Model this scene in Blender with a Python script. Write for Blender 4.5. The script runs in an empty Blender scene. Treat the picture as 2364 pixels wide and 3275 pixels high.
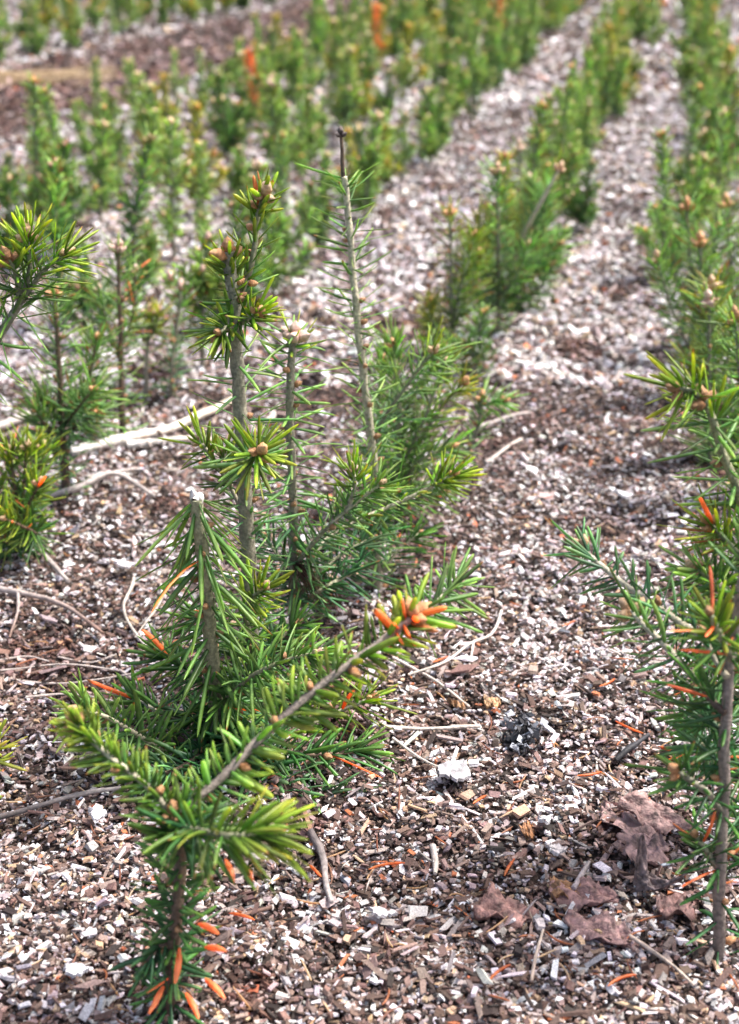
import bpy, math, random
import numpy as np
from mathutils import Vector

# ------------------------------------------------------------------ camera, world, sun, exposure
sc = bpy.context.scene
CAM_H, PITCH, LENS, SENS = 0.55, math.radians(24), 50.0, 36.0
cd = bpy.data.cameras.new('camera'); cam = bpy.data.objects.new('camera', cd)
sc.collection.objects.link(cam); sc.camera = cam
cam.location = (0, 0, CAM_H); cam.rotation_euler = (math.radians(90) - PITCH, 0, 0)
cd.sensor_fit = 'VERTICAL'; cd.sensor_height = SENS; cd.sensor_width = SENS; cd.lens = LENS
cd.clip_start = 0.02; cd.clip_end = 400
cd.dof.use_dof = True; cd.dof.focus_distance = 0.91; cd.dof.aperture_fstop = 8.3
SUN_EL, SUN_AZ = math.radians(60), math.radians(75)      # azimuth measured from +Y towards +X
w = bpy.data.worlds.new("World"); sc.world = w; w.use_nodes = True
nt = w.node_tree; bg = nt.nodes['Background']
sky = nt.nodes.new('ShaderNodeTexSky'); sky.sky_type = 'NISHITA'; sky.sun_disc = False
sky.sun_elevation = SUN_EL; sky.sun_rotation = SUN_AZ; sky.air_density = 1.0; sky.dust_density = 6.0; sky.ozone_density = 0.6
nt.links.new(sky.outputs[0], bg.inputs[0]); bg.inputs[1].default_value = 0.125
sl = bpy.data.lights.new('sun', 'SUN'); sl.energy = 3.1; sl.angle = math.radians(11); sl.color = (1, .965, .92)
so = bpy.data.objects.new('sun', sl); sc.collection.objects.link(so)
sd = Vector((math.sin(SUN_AZ) * math.cos(SUN_EL), math.cos(SUN_AZ) * math.cos(SUN_EL), math.sin(SUN_EL)))
so.rotation_euler = sd.to_track_quat('Z', 'Y').to_euler(); so.location = sd * 5
sc.view_settings.view_transform = 'Standard'; sc.view_settings.look = 'None'
sc.view_settings.exposure = 0.97; sc.view_settings.gamma = 1.0
sc.render.engine = 'CYCLES'; sc.cycles.max_bounces = 5; sc.cycles.transparent_max_bounces = 4
sc.cycles.diffuse_bounces = 3; sc.cycles.glossy_bounces = 2; sc.cycles.transmission_bounces = 2

rng = np.random.default_rng(7); random.seed(7)
COL = sc.collection

# ------------------------------------------------------------------ placing helpers
FPX = LENS / SENS * 2268.0
_c, _s = math.cos(PITCH), math.sin(PITCH)
def ray(px, py):
    dx = (px - 818.5) / FPX; dy = -(py - 1134) / FPX
    return dx, _c + dy * _s, -_s + dy * _c
def gz(x, y):
    """height of the mulch surface"""
    x = np.asarray(x, float); y = np.asarray(y, float)
    return (.0040*np.sin(9.1*x+1.3)*np.cos(7.3*y+.4) + .0030*np.sin(21*x-6*y+2.) + .0026*np.cos(33*y+11*x)
            + .0024*np.sin(57*x+3)*np.sin(49*y) + .0016*np.sin(83*x+91*y) + .0012*np.sin(151*x-40*y)*np.sin(133*y+2))
def G(px, py):
    """point of the ground seen at that place of the photograph"""
    d = ray(px, py); z = 0.
    for _ in range(3):
        t = (z - CAM_H) / d[2]; z = float(gz(d[0]*t, d[1]*t))
    return (d[0]*t, d[1]*t, z)
def Q(px, py, Y):
    """point above the ground at depth Y"""
    d = ray(px, py); t = Y / d[1]
    return (d[0]*t, Y, CAM_H + d[2]*t)
YAW = math.radians(12.1)
def row_xy(s, t):
    return s*math.sin(YAW) + t*math.cos(YAW), s*math.cos(YAW) - t*math.sin(YAW)

# ------------------------------------------------------------------ mesh building
class Geo:
    def __init__(g): g.v=[]; g.c=[]; g.q=[]; g.t=[]; g.n=0
    def add(g, V, quads=None, tris=None, C=(.5,.5,.5)):
        V = np.asarray(V, float).reshape(-1,3); C = np.asarray(C, float)
        if C.ndim == 1: C = np.tile(C, (len(V),1))
        g.v.append(V); g.c.append(C)
        if quads is not None and len(quads): g.q.append(np.asarray(quads)+g.n)
        if tris is not None and len(tris): g.t.append(np.asarray(tris)+g.n)
        g.n += len(V)
    def mesh(g, name, mat, off=(0,0,0), smooth=True):
        V = np.concatenate(g.v) - np.asarray(off); C = np.concatenate(g.c)
        q = np.concatenate(g.q) if g.q else np.zeros((0,4),int)
        t = np.concatenate(g.t) if g.t else np.zeros((0,3),int)
        me = bpy.data.meshes.new(name)
        me.vertices.add(len(V)); me.vertices.foreach_set('co', V.astype(np.float32).ravel())
        nl = q.size + t.size
        me.loops.add(nl); me.loops.foreach_set('vertex_index', np.concatenate([q.ravel(), t.ravel()]).astype(np.int32))
        me.polygons.add(len(q)+len(t))
        ls = np.concatenate([np.arange(len(q))*4, q.size + np.arange(len(t))*3]).astype(np.int32)
        me.polygons.foreach_set('loop_start', ls)
        me.polygons.foreach_set('use_smooth', np.full(len(ls), smooth))
        a = me.color_attributes.new('tint', 'FLOAT_COLOR', 'POINT')
        a.data.foreach_set('color', np.concatenate([np.clip(C,0,1), np.ones((len(C),1))],1).astype(np.float32).ravel())
        me.update(calc_edges=True); me.materials.append(mat)
        return me
def link(name, data, parent=None, loc=(0,0,0)):
    o = bpy.data.objects.new(name, data); COL.objects.link(o); o.location = loc
    if parent is not None: o.parent = parent
    return o
def thing(name, label, cat, loc=(0,0,0), group=None):
    o = link(name, None, None, loc); o.empty_display_size = .02
    o['label'] = label; o['category'] = cat
    if group: o['group'] = group
    return o
def tag(o, label, cat, group=None):
    o['label'] = label; o['category'] = cat
    if group: o['group'] = group
    return o

def curve(pts, step):
    """smooth line through the points"""
    P = np.asarray(pts, float)
    if len(P) == 2: P = np.array([P[0], (P[0]+P[1])/2, P[1]])
    E = np.vstack([2*P[0]-P[1], P, 2*P[-1]-P[-2]]); out = []
    for i in range(1, len(E)-2):
        n = max(2, int(np.linalg.norm(E[i+1]-E[i])/step)); u = np.linspace(0,1,n,endpoint=False)[:,None]
        a,b,c,d = E[i-1],E[i],E[i+1],E[i+2]
        out.append(.5*((2*b)+(-a+c)*u+(2*a-5*b+4*c-d)*u*u+(-a+3*b-3*c+d)*u**3))
    out.append(P[-1][None]); return np.vstack(out)
def frames(P):
    T = np.gradient(P, axis=0); T /= np.linalg.norm(T,axis=1)[:,None]+1e-12
    ref = np.array([0,1,0.]) if abs(T[0][1]) < .9 else np.array([1,0,0.])
    N = np.zeros_like(P); n = np.cross(T[0], ref); n /= np.linalg.norm(n)
    for i in range(len(P)):
        n = n - T[i]*np.dot(n,T[i]); n /= np.linalg.norm(n)+1e-12; N[i] = n
    return T, N, np.cross(T,N)
def arclen(P):
    return np.concatenate([[0], np.cumsum(np.linalg.norm(np.diff(P,axis=0),axis=1))])
def tube(g, P, R, sides=10, C0=(.3,.28,.22), C1=None, rough=.06, cap=True):
    T,N,B = frames(P); n = len(P); C0 = np.asarray(C0,float); C1 = C0 if C1 is None else np.asarray(C1,float)
    a = np.arange(sides)*2*math.pi/sides
    rr = np.asarray(R)[:,None]*(1+rough*rng.standard_normal((n,sides)))
    V = P[:,None,:] + rr[:,:,None]*(np.cos(a)[None,:,None]*N[:,None,:]+np.sin(a)[None,:,None]*B[:,None,:])
    u = np.linspace(0,1,n)[:,None,None]
    C = (C0*(1-u)+C1*u)*(1+.12*rng.standard_normal((n,sides,1)))
    i = np.arange(n-1)[:,None]; j = np.arange(sides)[None,:]; k = (j+1)%sides
    q = np.stack([i*sides+j, i*sides+k, (i+1)*sides+k, (i+1)*sides+j],-1).reshape(-1,4)
    g.add(V.reshape(-1,3), q, None, C.reshape(-1,3))
    if cap:
        for e,ii in ((0,0),(n-1,n-1)):
            ce = P[ii] + T[ii]*R[ii]*(.5 if e else -.5)
            idx = np.arange(sides); t = np.stack([np.full(sides,sides), idx, (idx+1)%sides],-1)
            if e == 0: t = t[:,::-1]
            g.add(np.vstack([V[ii], ce]), None, t, np.vstack([C[ii], C[ii].mean(0)]))

ROWS_HI = (np.array([0,.06,.3,.62,.86,.96,1.]), np.array([.45,.75,1,1,.85,.5,.12]))
ROWS_LO = (np.array([0,.4,.8,1.]), np.array([.6,1,.85,.15]))
PAL = dict(  # base colour, tip colour
    green=((.060,.170,.045),(.19,.36,.055)), deep=((.034,.135,.058),(.09,.25,.08)),
    blue=((.09,.23,.12),(.24,.42,.18)), fresh=((.13,.27,.03),(.42,.50,.06)),
    yellow=((.20,.29,.04),(.50,.52,.09)), pale=((.14,.29,.085),(.33,.48,.13)),
    dead=((.66,.20,.055),(.86,.38,.17)), mid=((.14,.33,.10),(.36,.55,.17)), dry=((.07,.025,.02),(.16,.08,.06)))
def needles(g, P, R, dens, L, ang=(75,55), rng_u=(0,1), W=.0017, pal='green', pal2=None, flat=0., bend=.12, droop=.05,
            hi=True, dead=.0, jit=.2, fdir=(0,0,1.)):
    """needles set around a shoot; ang = angle from the shoot's direction at its start and end"""
    A = arclen(P); tot = A[-1]; T,N,B = frames(P)
    n = max(1, int(dens*tot*(rng_u[1]-rng_u[0])))
    u = rng_u[0] + (rng_u[1]-rng_u[0])*(np.arange(n)+rng.uniform(0,.9,n))/n
    s = u*tot
    f = lambda M: np.stack([np.interp(s, A, M[:,k]) for k in range(3)],-1)
    p, t, nn = f(P), f(T), f(N); t /= np.linalg.norm(t,axis=1)[:,None]
    nn -= t*np.sum(nn*t,1)[:,None]; nn /= np.linalg.norm(nn,axis=1)[:,None]; bb = np.cross(t,nn)
    r = np.interp(s, A, R)
    phi = np.arange(n)*2.39996 + rng.normal(0,.3,n) + rng.uniform(0,6)
    rad = np.cos(phi)[:,None]*nn + np.sin(phi)[:,None]*bb
    if flat:
        up = np.array(fdir); rad = rad - flat*np.sum(rad*up,1)[:,None]*up
        rad += 1e-4; rad -= t*np.sum(rad*t,1)[:,None]; rad /= np.linalg.norm(rad,axis=1)[:,None]
    a = np.radians(ang[0]+(ang[1]-ang[0])*u + rng.normal(0,9,n))
    d = np.cos(a)[:,None]*t + np.sin(a)[:,None]*rad
    d += jit*.5*rng.standard_normal((n,3))*.35; d /= np.linalg.norm(d,axis=1)[:,None]
    L = L*(1+jit*rng.standard_normal(n)).clip(.45,1.5)
    wv = np.cross(d,t) + .6*rng.standard_normal((n,3)); wv -= d*np.sum(wv*d,1)[:,None]; wv /= np.linalg.norm(wv,axis=1)[:,None]
    nv = np.cross(wv,d)
    kb = bend*(1+.8*rng.standard_normal(n)); kd = droop*(1+.6*rng.standard_normal(n))
    rt, rw = ROWS_HI if hi else ROWS_LO; m = len(rt)
    base = p + rad*(r*.85)[:,None]
    tt = rt[None,:,None]
    cen = base[:,None]+d[:,None]*L[:,None,None]*tt + (t*kb[:,None]+np.array([0,0,-1.])*kd[:,None])[:,None]*(L[:,None,None]*tt**2)
    Wn = 1.12*W*(1+.15*rng.standard_normal(n)); ww = Wn[:,None,None]*.5*rw[None,:,None]; th = ww*.5
    V = np.stack([cen+wv[:,None]*ww, cen+nv[:,None]*th*.55, cen-wv[:,None]*ww, cen-nv[:,None]*th],2)   # n,m,4,3
    c0,c1 = [np.array(x) for x in PAL[pal]]
    c0 = np.tile(c0,(n,1)); c1 = np.tile(c1,(n,1))
    if pal2:
        d0,d1 = [np.array(x) for x in PAL[pal2]]; k = np.clip(u*1.1+rng.normal(0,.18,n),0,1)[:,None]
        c0 = c0*(1-k)+d0*k; c1 = c1*(1-k)+d1*k
    if dead:
        k = rng.random(n) < dead
        c0[k], c1[k] = PAL['dead'][0], PAL['dead'][1]
    br = (1+.24*rng.standard_normal((n,1))).clip(.5,1.7); hue = 1+.07*rng.standard_normal((n,3))
    k = (rt**1.5)[None,:,None]
    C = (c0[:,None]*(1-k)+c1[:,None]*k)*(br*hue)[:,None]
    tipb = rng.random(n) < .12                                       # a few browned tips
    C[tipb,-2:] = np.array([.30,.13,.04])
    C = np.repeat(C[:,:,None,:],4,2).copy(); C[:,:,3] = C[:,:,3]*1.15+.012
    i = np.arange(n)[:,None,None]*m*4; j = np.arange(m-1)[None,:,None]*4; e = np.arange(4)[None,None,:]; e2=(e+1)%4
    q = np.stack([i+j+e, i+j+e2, i+j+4+e2, i+j+4+e],-1).reshape(-1,4)
    g.add(V.reshape(-1,3), q, None, C.reshape(-1,3))

# ------------------------------------------------------------------ materials
def mat(name, build):
    m = bpy.data.materials.new(name); m.use_nodes = True; t = m.node_tree; b = t.nodes['Principled BSDF']; build(t, b); return m
def noise(t, scale, detail=3, coord='Object', vec=None):
    tc = t.nodes.new('ShaderNodeTexCoord'); n = t.nodes.new('ShaderNodeTexNoise'); n.inputs['Scale'].default_value = scale
    n.inputs['Detail'].default_value = detail; t.links.new(vec or tc.outputs[coord], n.inputs['Vector']); return n
def tinted(t, b, nscale, amt, rough, bump=0., bscale=None, lo=.5):
    a = t.nodes.new('ShaderNodeAttribute'); a.attribute_name = 'tint'
    n = noise(t, nscale); mr = t.nodes.new('ShaderNodeMapRange')
    mr.inputs['From Min'].default_value=.3; mr.inputs['From Max'].default_value=.7
    mr.inputs['To Min'].default_value=1-amt; mr.inputs['To Max'].default_value=1+amt
    t.links.new(n.outputs['Fac'], mr.inputs['Value'])
    mx = t.nodes.new('ShaderNodeVectorMath'); mx.operation='SCALE'
    t.links.new(a.outputs['Color'], mx.inputs[0]); t.links.new(mr.outputs[0], mx.inputs['Scale'])
    t.links.new(mx.outputs[0], b.inputs['Base Color']); b.inputs['Roughness'].default_value = rough
    if bump:
        n2 = noise(t, bscale or nscale, 4); bp = t.nodes.new('ShaderNodeBump'); bp.inputs['Strength'].default_value = .7
        bp.inputs['Distance'].default_value = bump; t.links.new(n2.outputs['Fac'], bp.inputs['Height']); t.links.new(bp.outputs[0], b.inputs['Normal'])
    return mx
def m_needle(t, b):
    mx = tinted(t, b, 260, .2, .38); b.inputs['Specular IOR Level'].default_value = .55
    tr = t.nodes.new('ShaderNodeBsdfTranslucent'); sc2 = t.nodes.new('ShaderNodeVectorMath'); sc2.operation='MULTIPLY'
    sc2.inputs[1].default_value = (2.2,1.9,.7); t.links.new(mx.outputs[0], sc2.inputs[0]); t.links.new(sc2.outputs[0], tr.inputs[0])
    ms = t.nodes.new('ShaderNodeMixShader'); ms.inputs[0].default_value = .36
    t.links.new(b.outputs[0], ms.inputs[1]); t.links.new(tr.outputs[0], ms.inputs[2])
    t.links.new(ms.outputs[0], t.nodes['Material Output'].inputs['Surface'])
M_NEEDLE = mat('fir_needle', m_needle)
M_BARK = mat('green_bark', lambda t,b: tinted(t,b,420,.38,.62,.0012,600))
M_CHIP = mat('wood_chip', lambda t,b: tinted(t,b,900,.32,.75,.0006,1300))
M_LEAF = mat('dead_leaf', lambda t,b: tinted(t,b,190,.7,.55,.0022,420))
M_STICK = mat('bleached_wood', lambda t,b: tinted(t,b,240,.3,.7,.0009,500))
def m_bud(t,b): tinted(t,b,520,.35,.42,.0007,700)
M_BUD = mat('bud_scale', m_bud)
def m_soil(t,b):
    n = noise(t, 160, 6); n2 = noise(t, 9, 3)
    r = t.nodes.new('ShaderNodeValToRGB'); cr = r.color_ramp
    cr.elements[0].position=.3; cr.elements[0].color=(.018,.012,.010,1); cr.elements[1].position=.72; cr.elements[1].color=(.16,.11,.09,1)
    e = cr.elements.new(.5); e.color=(.040,.026,.021,1)
    t.links.new(n.outputs['Fac'], r.inputs[0])
    r2 = t.nodes.new('ShaderNodeMapRange'); r2.inputs['From Min'].default_value=.3; r2.inputs['From Max'].default_value=.7
    r2.inputs['To Min'].default_value=.6; r2.inputs['To Max'].default_value=1.3; t.links.new(n2.outputs['Fac'], r2.inputs['Value'])
    mx = t.nodes.new('ShaderNodeVectorMath'); mx.operation='SCALE'; t.links.new(r.outputs[0], mx.inputs[0]); t.links.new(r2.outputs[0], mx.inputs['Scale'])
    t.links.new(mx.outputs[0], b.inputs['Base Color']); b.inputs['Roughness'].default_value=.9
    n3 = noise(t, 420, 5); bp = t.nodes.new('ShaderNodeBump'); bp.inputs['Strength'].default_value=.9; bp.inputs['Distance'].default_value=.004
    t.links.new(n3.outputs['Fac'], bp.inputs['Height']); t.links.new(bp.outputs[0], b.inputs['Normal'])
M_SOIL = mat('dark_soil', m_soil)

# ------------------------------------------------------------------ ground
def ground_sheet():
    g = Geo()
    ys = np.concatenate([np.arange(.1,3.2,.012), np.arange(3.2,9,.06), np.geomspace(9,200,14)])
    xs = np.concatenate([-np.geomspace(4,150,9)[::-1], np.arange(-3.9,-1.4,.06), np.arange(-1.4,1.9,.012), np.arange(1.9,4,.06), np.geomspace(4.1,150,9)])
    X,Y = np.meshgrid(xs,ys); Z = gz(X,Y)
    n,m = X.shape; i = np.arange(n-1)[:,None]*m; j = np.arange(m-1)[None,:]
    q = np.stack([i+j, i+j+1, i+m+j+1, i+m+j],-1).reshape(-1,4)
    g.add(np.stack([X,Y,Z],-1).reshape(-1,3), q)
    o = link('ground', g.mesh('ground', M_SOIL)); o['kind']='structure'
ground_sheet()

def rotmat(yaw, pitch, roll):
    cy,sy,cp,sp,cr,sr = np.cos(yaw),np.sin(yaw),np.cos(pitch),np.sin(pitch),np.cos(roll),np.sin(roll)
    return np.stack([np.stack([cy*cp, cy*sp*sr-sy*cr, cy*sp*cr+sy*sr],-1),
                     np.stack([sy*cp, sy*sp*sr+cy*cr, sy*sp*cr-cy*sr],-1),
                     np.stack([-sp, cp*sr, cp*cr],-1)],-2)
_box = np.array([[-1,-1,-1],[1,-1,-1],[1,1,-1],[-1,1,-1],[-1,-1,1],[1,-1,1],[1,1,1],[-1,1,1]])*.5
_bq = np.array([[4,5,6,7],[0,1,5,4],[1,2,6,5],[2,3,7,6],[3,0,4,7],[3,2,1,0]])
CHIPCOL = np.array([[.80,.76,.79],[.56,.50,.50],[.38,.315,.305],[.27,.19,.165],[.19,.115,.095],[.10,.060,.048],[.035,.023,.02],[.50,.34,.22],[.50,.17,.08],[.30,.29,.31]])
P_NEAR = np.array([.09,.08,.12,.16,.19,.17,.14,.035,.008,.03]); P_PALE = np.array([.36,.25,.16,.08,.05,.035,.025,.02,.01,.03])
def clod(x,y):   # patches where the mulch is paler or browner
    t = x*math.cos(YAW)-y*math.sin(YAW); s_ = x*math.sin(YAW)+y*math.cos(YAW); strip = np.exp(-((t+1.72-.07*(s_-4.4))/.30)**4)*(y>2)*1.6
    near = 1.3*np.exp(-((x-.10)/.14)**2-((y-.66)/.12)**2) + .8*np.exp(-((x+.02)/.12)**2-((y-.98)/.10)**2)
    hole = 6*np.clip(np.sin(17*x+5*y+1)*np.sin(13*y-8*x)+.5*np.sin(41*x+3)*np.sin(37*y)-.62,0,1)
    return -hole-3.6*strip-near+.9*np.sin(31*x+17*y)*np.sin(23*y-27*x+2)+np.sin(5.1*x+2.3*y+.7)*np.cos(3.7*y-2.2*x)+.6*np.sin(13*x+9*y)*np.sin(11*y-7*x+1)
def chips(name, n, y0, y1, size, thick=.32, tilt=.42, lift=.006, pale=0., el=(1.,2.2), margin=.28, label=None):
    # spread over the ground the photograph could see, denser nearer
    y = y0*(y1/y0)**rng.random(n); half = y*.30+margin
    x = rng.uniform(-1,1,n)*half + y*.02
    S = size*np.exp(rng.normal(0,.38,n)).clip(.4,2.4); e = rng.uniform(*el,n)
    dims = np.stack([S*e, S, S*thick*rng.uniform(.5,1.5,n)],-1)
    J = _box[None]*(1+.18*rng.standard_normal((n,8,3)))
    J[:,4:,:2] *= rng.uniform(.75,1.05,(n,1,1))
    J[:,:,0] += J[:,:,1]*rng.normal(0,.22,(n,1))
    V = J*dims[:,None]
    M = rotmat(rng.uniform(0,6.28,n), rng.normal(0,tilt,n), rng.normal(0,tilt,n))
    V = np.einsum('nij,nkj->nki', M, V)
    z = gz(x,y)+rng.uniform(0,1,n)**1.4*lift + S*.12
    V += np.stack([x,y,z],-1)[:,None]
    k = clod(x,y); wet = np.where((k<-2.2)[:,None], np.array([[.62,.49,.46]]), 1.0); tt = (1/(1+np.exp(-(k*1.3+pale))))[:,None]
    P = P_NEAR*(1-tt)+P_PALE*tt; P /= P.sum(1)[:,None]
    idx = (np.cumsum(P,1) < rng.random(n)[:,None]).sum(1).clip(0,len(CHIPCOL)-1)
    C = CHIPCOL[idx]*wet*(1+.16*rng.standard_normal((n,1)))*(1+.04*rng.standard_normal((n,3)))
    C = np.repeat(C[:,None],8,1)*(1+.10*rng.standard_normal((n,8,1)))
    q = (_bq[None]+8*np.arange(n)[:,None,None]).reshape(-1,4)
    g = Geo(); g.add(V.reshape(-1,3), q, None, C.reshape(-1,3))
    o = link(name, g.mesh(name, M_CHIP, smooth=False)); o['kind']='stuff'
    if label: tag(o, label, 'wood chips')
    return o
chips('wood_chips', 130000, .42, 1.75, .00195, thick=.45, tilt=.26, pale=-1.5, el=(1,2.5), lift=.0065, label='pale pinkish grey wood chip mulch covering the ground between seedlings')
chips('wood_grit', 70000, .42, 1.5, .0011, thick=.6, pale=-1.3, label='fine brown wood grit between the larger chips')
chips('bark_strips', 14000, .42, 1.9, .0016, thick=.4, tilt=.30, el=(2.2,6.5), lift=.009, pale=-1.6, label='narrow brown bark strips scattered over the mulch')
chips('bark_flakes', 3000, .42, 1.9, .0034, thick=.22, tilt=.45, lift=.009, pale=-1.6, label='larger brown bark flakes scattered over the mulch')
chips('white_chips', 3800, .42, 1.9, .0026, thick=.38, tilt=.35, lift=.009, pale=4, el=(1,1.9), label='crisp white wood chips standing out on top of the mulch')
chips('wood_splinters', 3500, .42, 2.0, .0009, thick=.8, tilt=.2, lift=.008, el=(5,14), pale=-.2, label='thin wood splinters lying across the mulch')
chips('distant_wood_chips', 150000, 1.6, 4.4, .0040, pale=1.4, tilt=.45, lift=.008, margin=.75, label='pale lilac wood chips on the path between the rows')
chips('far_wood_chips', 70000, 3.8, 13, .0085, pale=1.3, tilt=.45, lift=.010, margin=.9, label='blurred pink brown wood chips far along the beds')

# ------------------------------------------------------------------ buds
def bud_mesh(name, c0, c1, seed):
    r = np.random.default_rng(seed); g = Geo(); m, sd_ = 15, 12
    u = np.linspace(0,1,m); prof = np.sin(np.pi*np.clip(u,0.02,.985)**.82)**.72
    prof *= 1+.14*((u*5.0)%1.0 - .5)
    a = np.arange(sd_)*2*math.pi/sd_
    R = .5*prof[:,None]*(1+.10*np.sin(a*3+u[:,None]*9)+.04*r.standard_normal((m,sd_)))
    V = np.stack([R*np.cos(a), R*np.sin(a), np.repeat(u[:,None],sd_,1)*1.45],-1)
    k = np.clip(u[:,None,None]*1.1+.25*np.sin(a*3+u[:,None]*9)[:,:,None],0,1)
    C = np.array(c0)*(1-k)+np.array(c1)*k; C = C*(.82+.36*((u*5)%1.0))[:,None,None]
    i = np.arange(m-1)[:,None]; j = np.arange(sd_)[None,:]; kk=(j+1)%sd_
    q = np.stack([i*sd_+j,i*sd_+kk,(i+1)*sd_+kk,(i+1)*sd_+j],-1).reshape(-1,4)
    g.add(V.reshape(-1,3), q, None, C.reshape(-1,3))
    g.add([[0,0,0],[0,0,1.5]], None, None, (.5,.3,.15))
    idx=np.arange(sd_); top=(m-1)*sd_; g.t.append(np.stack([idx+top,(idx+1)%sd_+top,np.full(sd_,g.n-1)],-1)); g.t.append(np.stack([(idx+1)%sd_,idx,np.full(sd_,g.n-2)],-1))
    return g.mesh(name, M_BUD)
BUDS = dict(brown=[bud_mesh('bud',(.36,.15,.06),(.60,.33,.17),i) for i in range(2)], tan=[bud_mesh('bud',(.50,.25,.11),(.78,.54,.34),i+5) for i in range(2)],
            orange=[bud_mesh('bud',(.54,.20,.07),(.80,.44,.22),i+9) for i in range(2)], pink=[bud_mesh('bud',(.55,.25,.17),(.82,.60,.50),i+13) for i in range(2)],
            dark=[bud_mesh('bud',(.06,.035,.03),(.22,.17,.15),i+17) for i in range(2)])
def bud(parent, root, p, d, size, kind='brown'):
    o = link('bud', random.choice(BUDS[kind]), parent, Vector(p)-root.location)
    o.rotation_euler = Vector(d).to_track_quat('Z','Y').to_euler(); s = size*random.uniform(.85,1.15)
    o.scale = (s, s, s*random.uniform(.9,1.25)); return o

# ------------------------------------------------------------------ shoots
BARK = dict(grey=((.20,.18,.14),(.34,.32,.24)), olive=((.20,.185,.13),(.36,.36,.22)), pale=((.34,.30,.22),(.62,.57,.42)),
            brown=((.10,.065,.05),(.22,.15,.10)), dusty=((.22,.18,.16),(.34,.28,.24)))
def shoot(root, name, pts, r0, r1, dens=600, L=.024, ang=(75,55), pal='green', pal2=None, bark='olive', W=.0018, flat=0., bend=.12,
          droop=.05, tuft=14, tuft_pal=None, tuft_L=None, tuft_ang=(60,18), buds=(3,.0065,'tan'), side=0, side_kind='brown', span=(0.,1.), dead=0.,
          dead_extra=0, hi=True, swell=True, tuft_dead=0., jit=.2, label=None, fdir=(0,0,1.)):
    P = curve(pts, .004 if hi else .010); A = arclen(P); tot = A[-1]
    wob = .0006*np.stack([np.sin(A*95+i*2.1)*np.sin(A*41+i) for i in range(3)],-1); P = P + wob*np.minimum(A/.02,1)[:,None]
    R = r0+(r1-r0)*(A/tot)**.8
    if swell:
        for c in np.arange(.03,tot,.028): R = R*(1+.10*np.exp(-((A-c-.006*math.sin(c*300))/.0016)**2))
    g = Geo(); c0,c1 = BARK[bark]; tube(g, P, R, 12 if hi else 6, c0, c1)
    off = np.array(root.location)
    o = link(name, g.mesh(name, M_BARK, off), root)
    if label: o['label'] = label
    h = Geo()
    if dens: needles(h, P, R, dens, L, ang, span, W, pal, pal2, flat, bend, droop, hi, dead, jit, fdir)
    if tuft:
        tl = min(.018, tot*.3); k = np.searchsorted(A, tot-tl); k = min(k, len(P)-4)
        needles(h, P[k:], R[k:], tuft/(A[-1]-A[k]), tuft_L or L*.85, tuft_ang, (0,1), W*1.05, tuft_pal or pal2 or pal, None, 0, .05, 0, hi, tuft_dead, jit)
    if h.n: link('needles', h.mesh('needles', M_NEEDLE, off), o)
    if dead_extra:
        x = Geo(); needles(x, P, R, dead_extra/tot, L*.95, (95,80), (.05,.95), W*.95, 'dead', None, 0, -.05, .35, hi); link('dead_needles', x.mesh('dead_needles', M_NEEDLE, off), o)
    T,N,B = frames(P); tip = P[-1]
    n,sz,kind = buds
    for i in range(n):
        if i == 0: d = T[-1]; b0 = tip - d*sz*.25
        else:
            ph = i*2*math.pi/max(1,n-1)+.5; rd = math.cos(ph)*N[-1]+math.sin(ph)*B[-1]; d = T[-1]*.55+rd; b0 = tip - T[-1]*sz*.45 + rd*r1*.3
        bud(o, root, b0, d, sz*(1 if i == 0 else .82), kind)
    for i in range(side):
        u = (i+.6)/side*.92+.02*random.uniform(-1,1); k = int(np.searchsorted(A, u*tot)); k = min(k, len(P)-1); ph = random.uniform(0,6.28) if i%3 else (0 if i%2 else math.pi)
        rd = math.cos(ph)*N[k]+math.sin(ph)*B[k]; bud(o, root, P[k]+rd*R[k]*.75, rd*1.0+T[k]*.5, .0042, side_kind)
    return o, P

G_ROW = 'fir seedlings planted in rows on the mulch'
# ---- the foreground seedling, nearest the camera
r = thing('fir_seedling','nearest fir seedling with a crown of small brown buds and orange needles near the ground','seedling',G(372,2250),G_ROW)
Y0 = r.location.y
shoot(r,'stem',[G(372,2250),Q(384,2120,Y0),Q(396,1980,Y0),Q(398,1880,Y0+.004),Q(385,1800,Y0+.004)],.0036,.0030,dens=1150,L=.019,ang=(95,60),pal='deep',pal2='green',bark='brown',
      W=.0022,tuft=50,tuft_pal='green',tuft_L=.017,tuft_ang=(95,30),buds=(6,.0056,'brown'),side=5,side_kind='orange',dead_extra=3,droop=.12)
shoot(r,'branch',[Q(385,1810,Y0+.004),Q(330,1745,Y0+.01),Q(240,1670,Y0+.015),Q(165,1600,Y0+.02)],.0016,.0014,dens=2100,L=.0135,ang=(70,45),pal='green',pal2='fresh',bark='pale',W=.0020,tuft=20,buds=(3,.0056,'orange'),side=3,side_kind='orange',span=(.05,1))
shoot(r,'branch',[Q(398,1830,Y0),Q(450,1840,Y0-.02),Q(520,1850,Y0-.035),Q(598,1838,Y0-.03)],.0017,.0014,dens=1250,L=.024,ang=(75,45),pal='deep',pal2='fresh',bark='olive',W=.0023,tuft=26,tuft_L=.022,buds=(3,.0060,'pink'),droop=.25)
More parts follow.
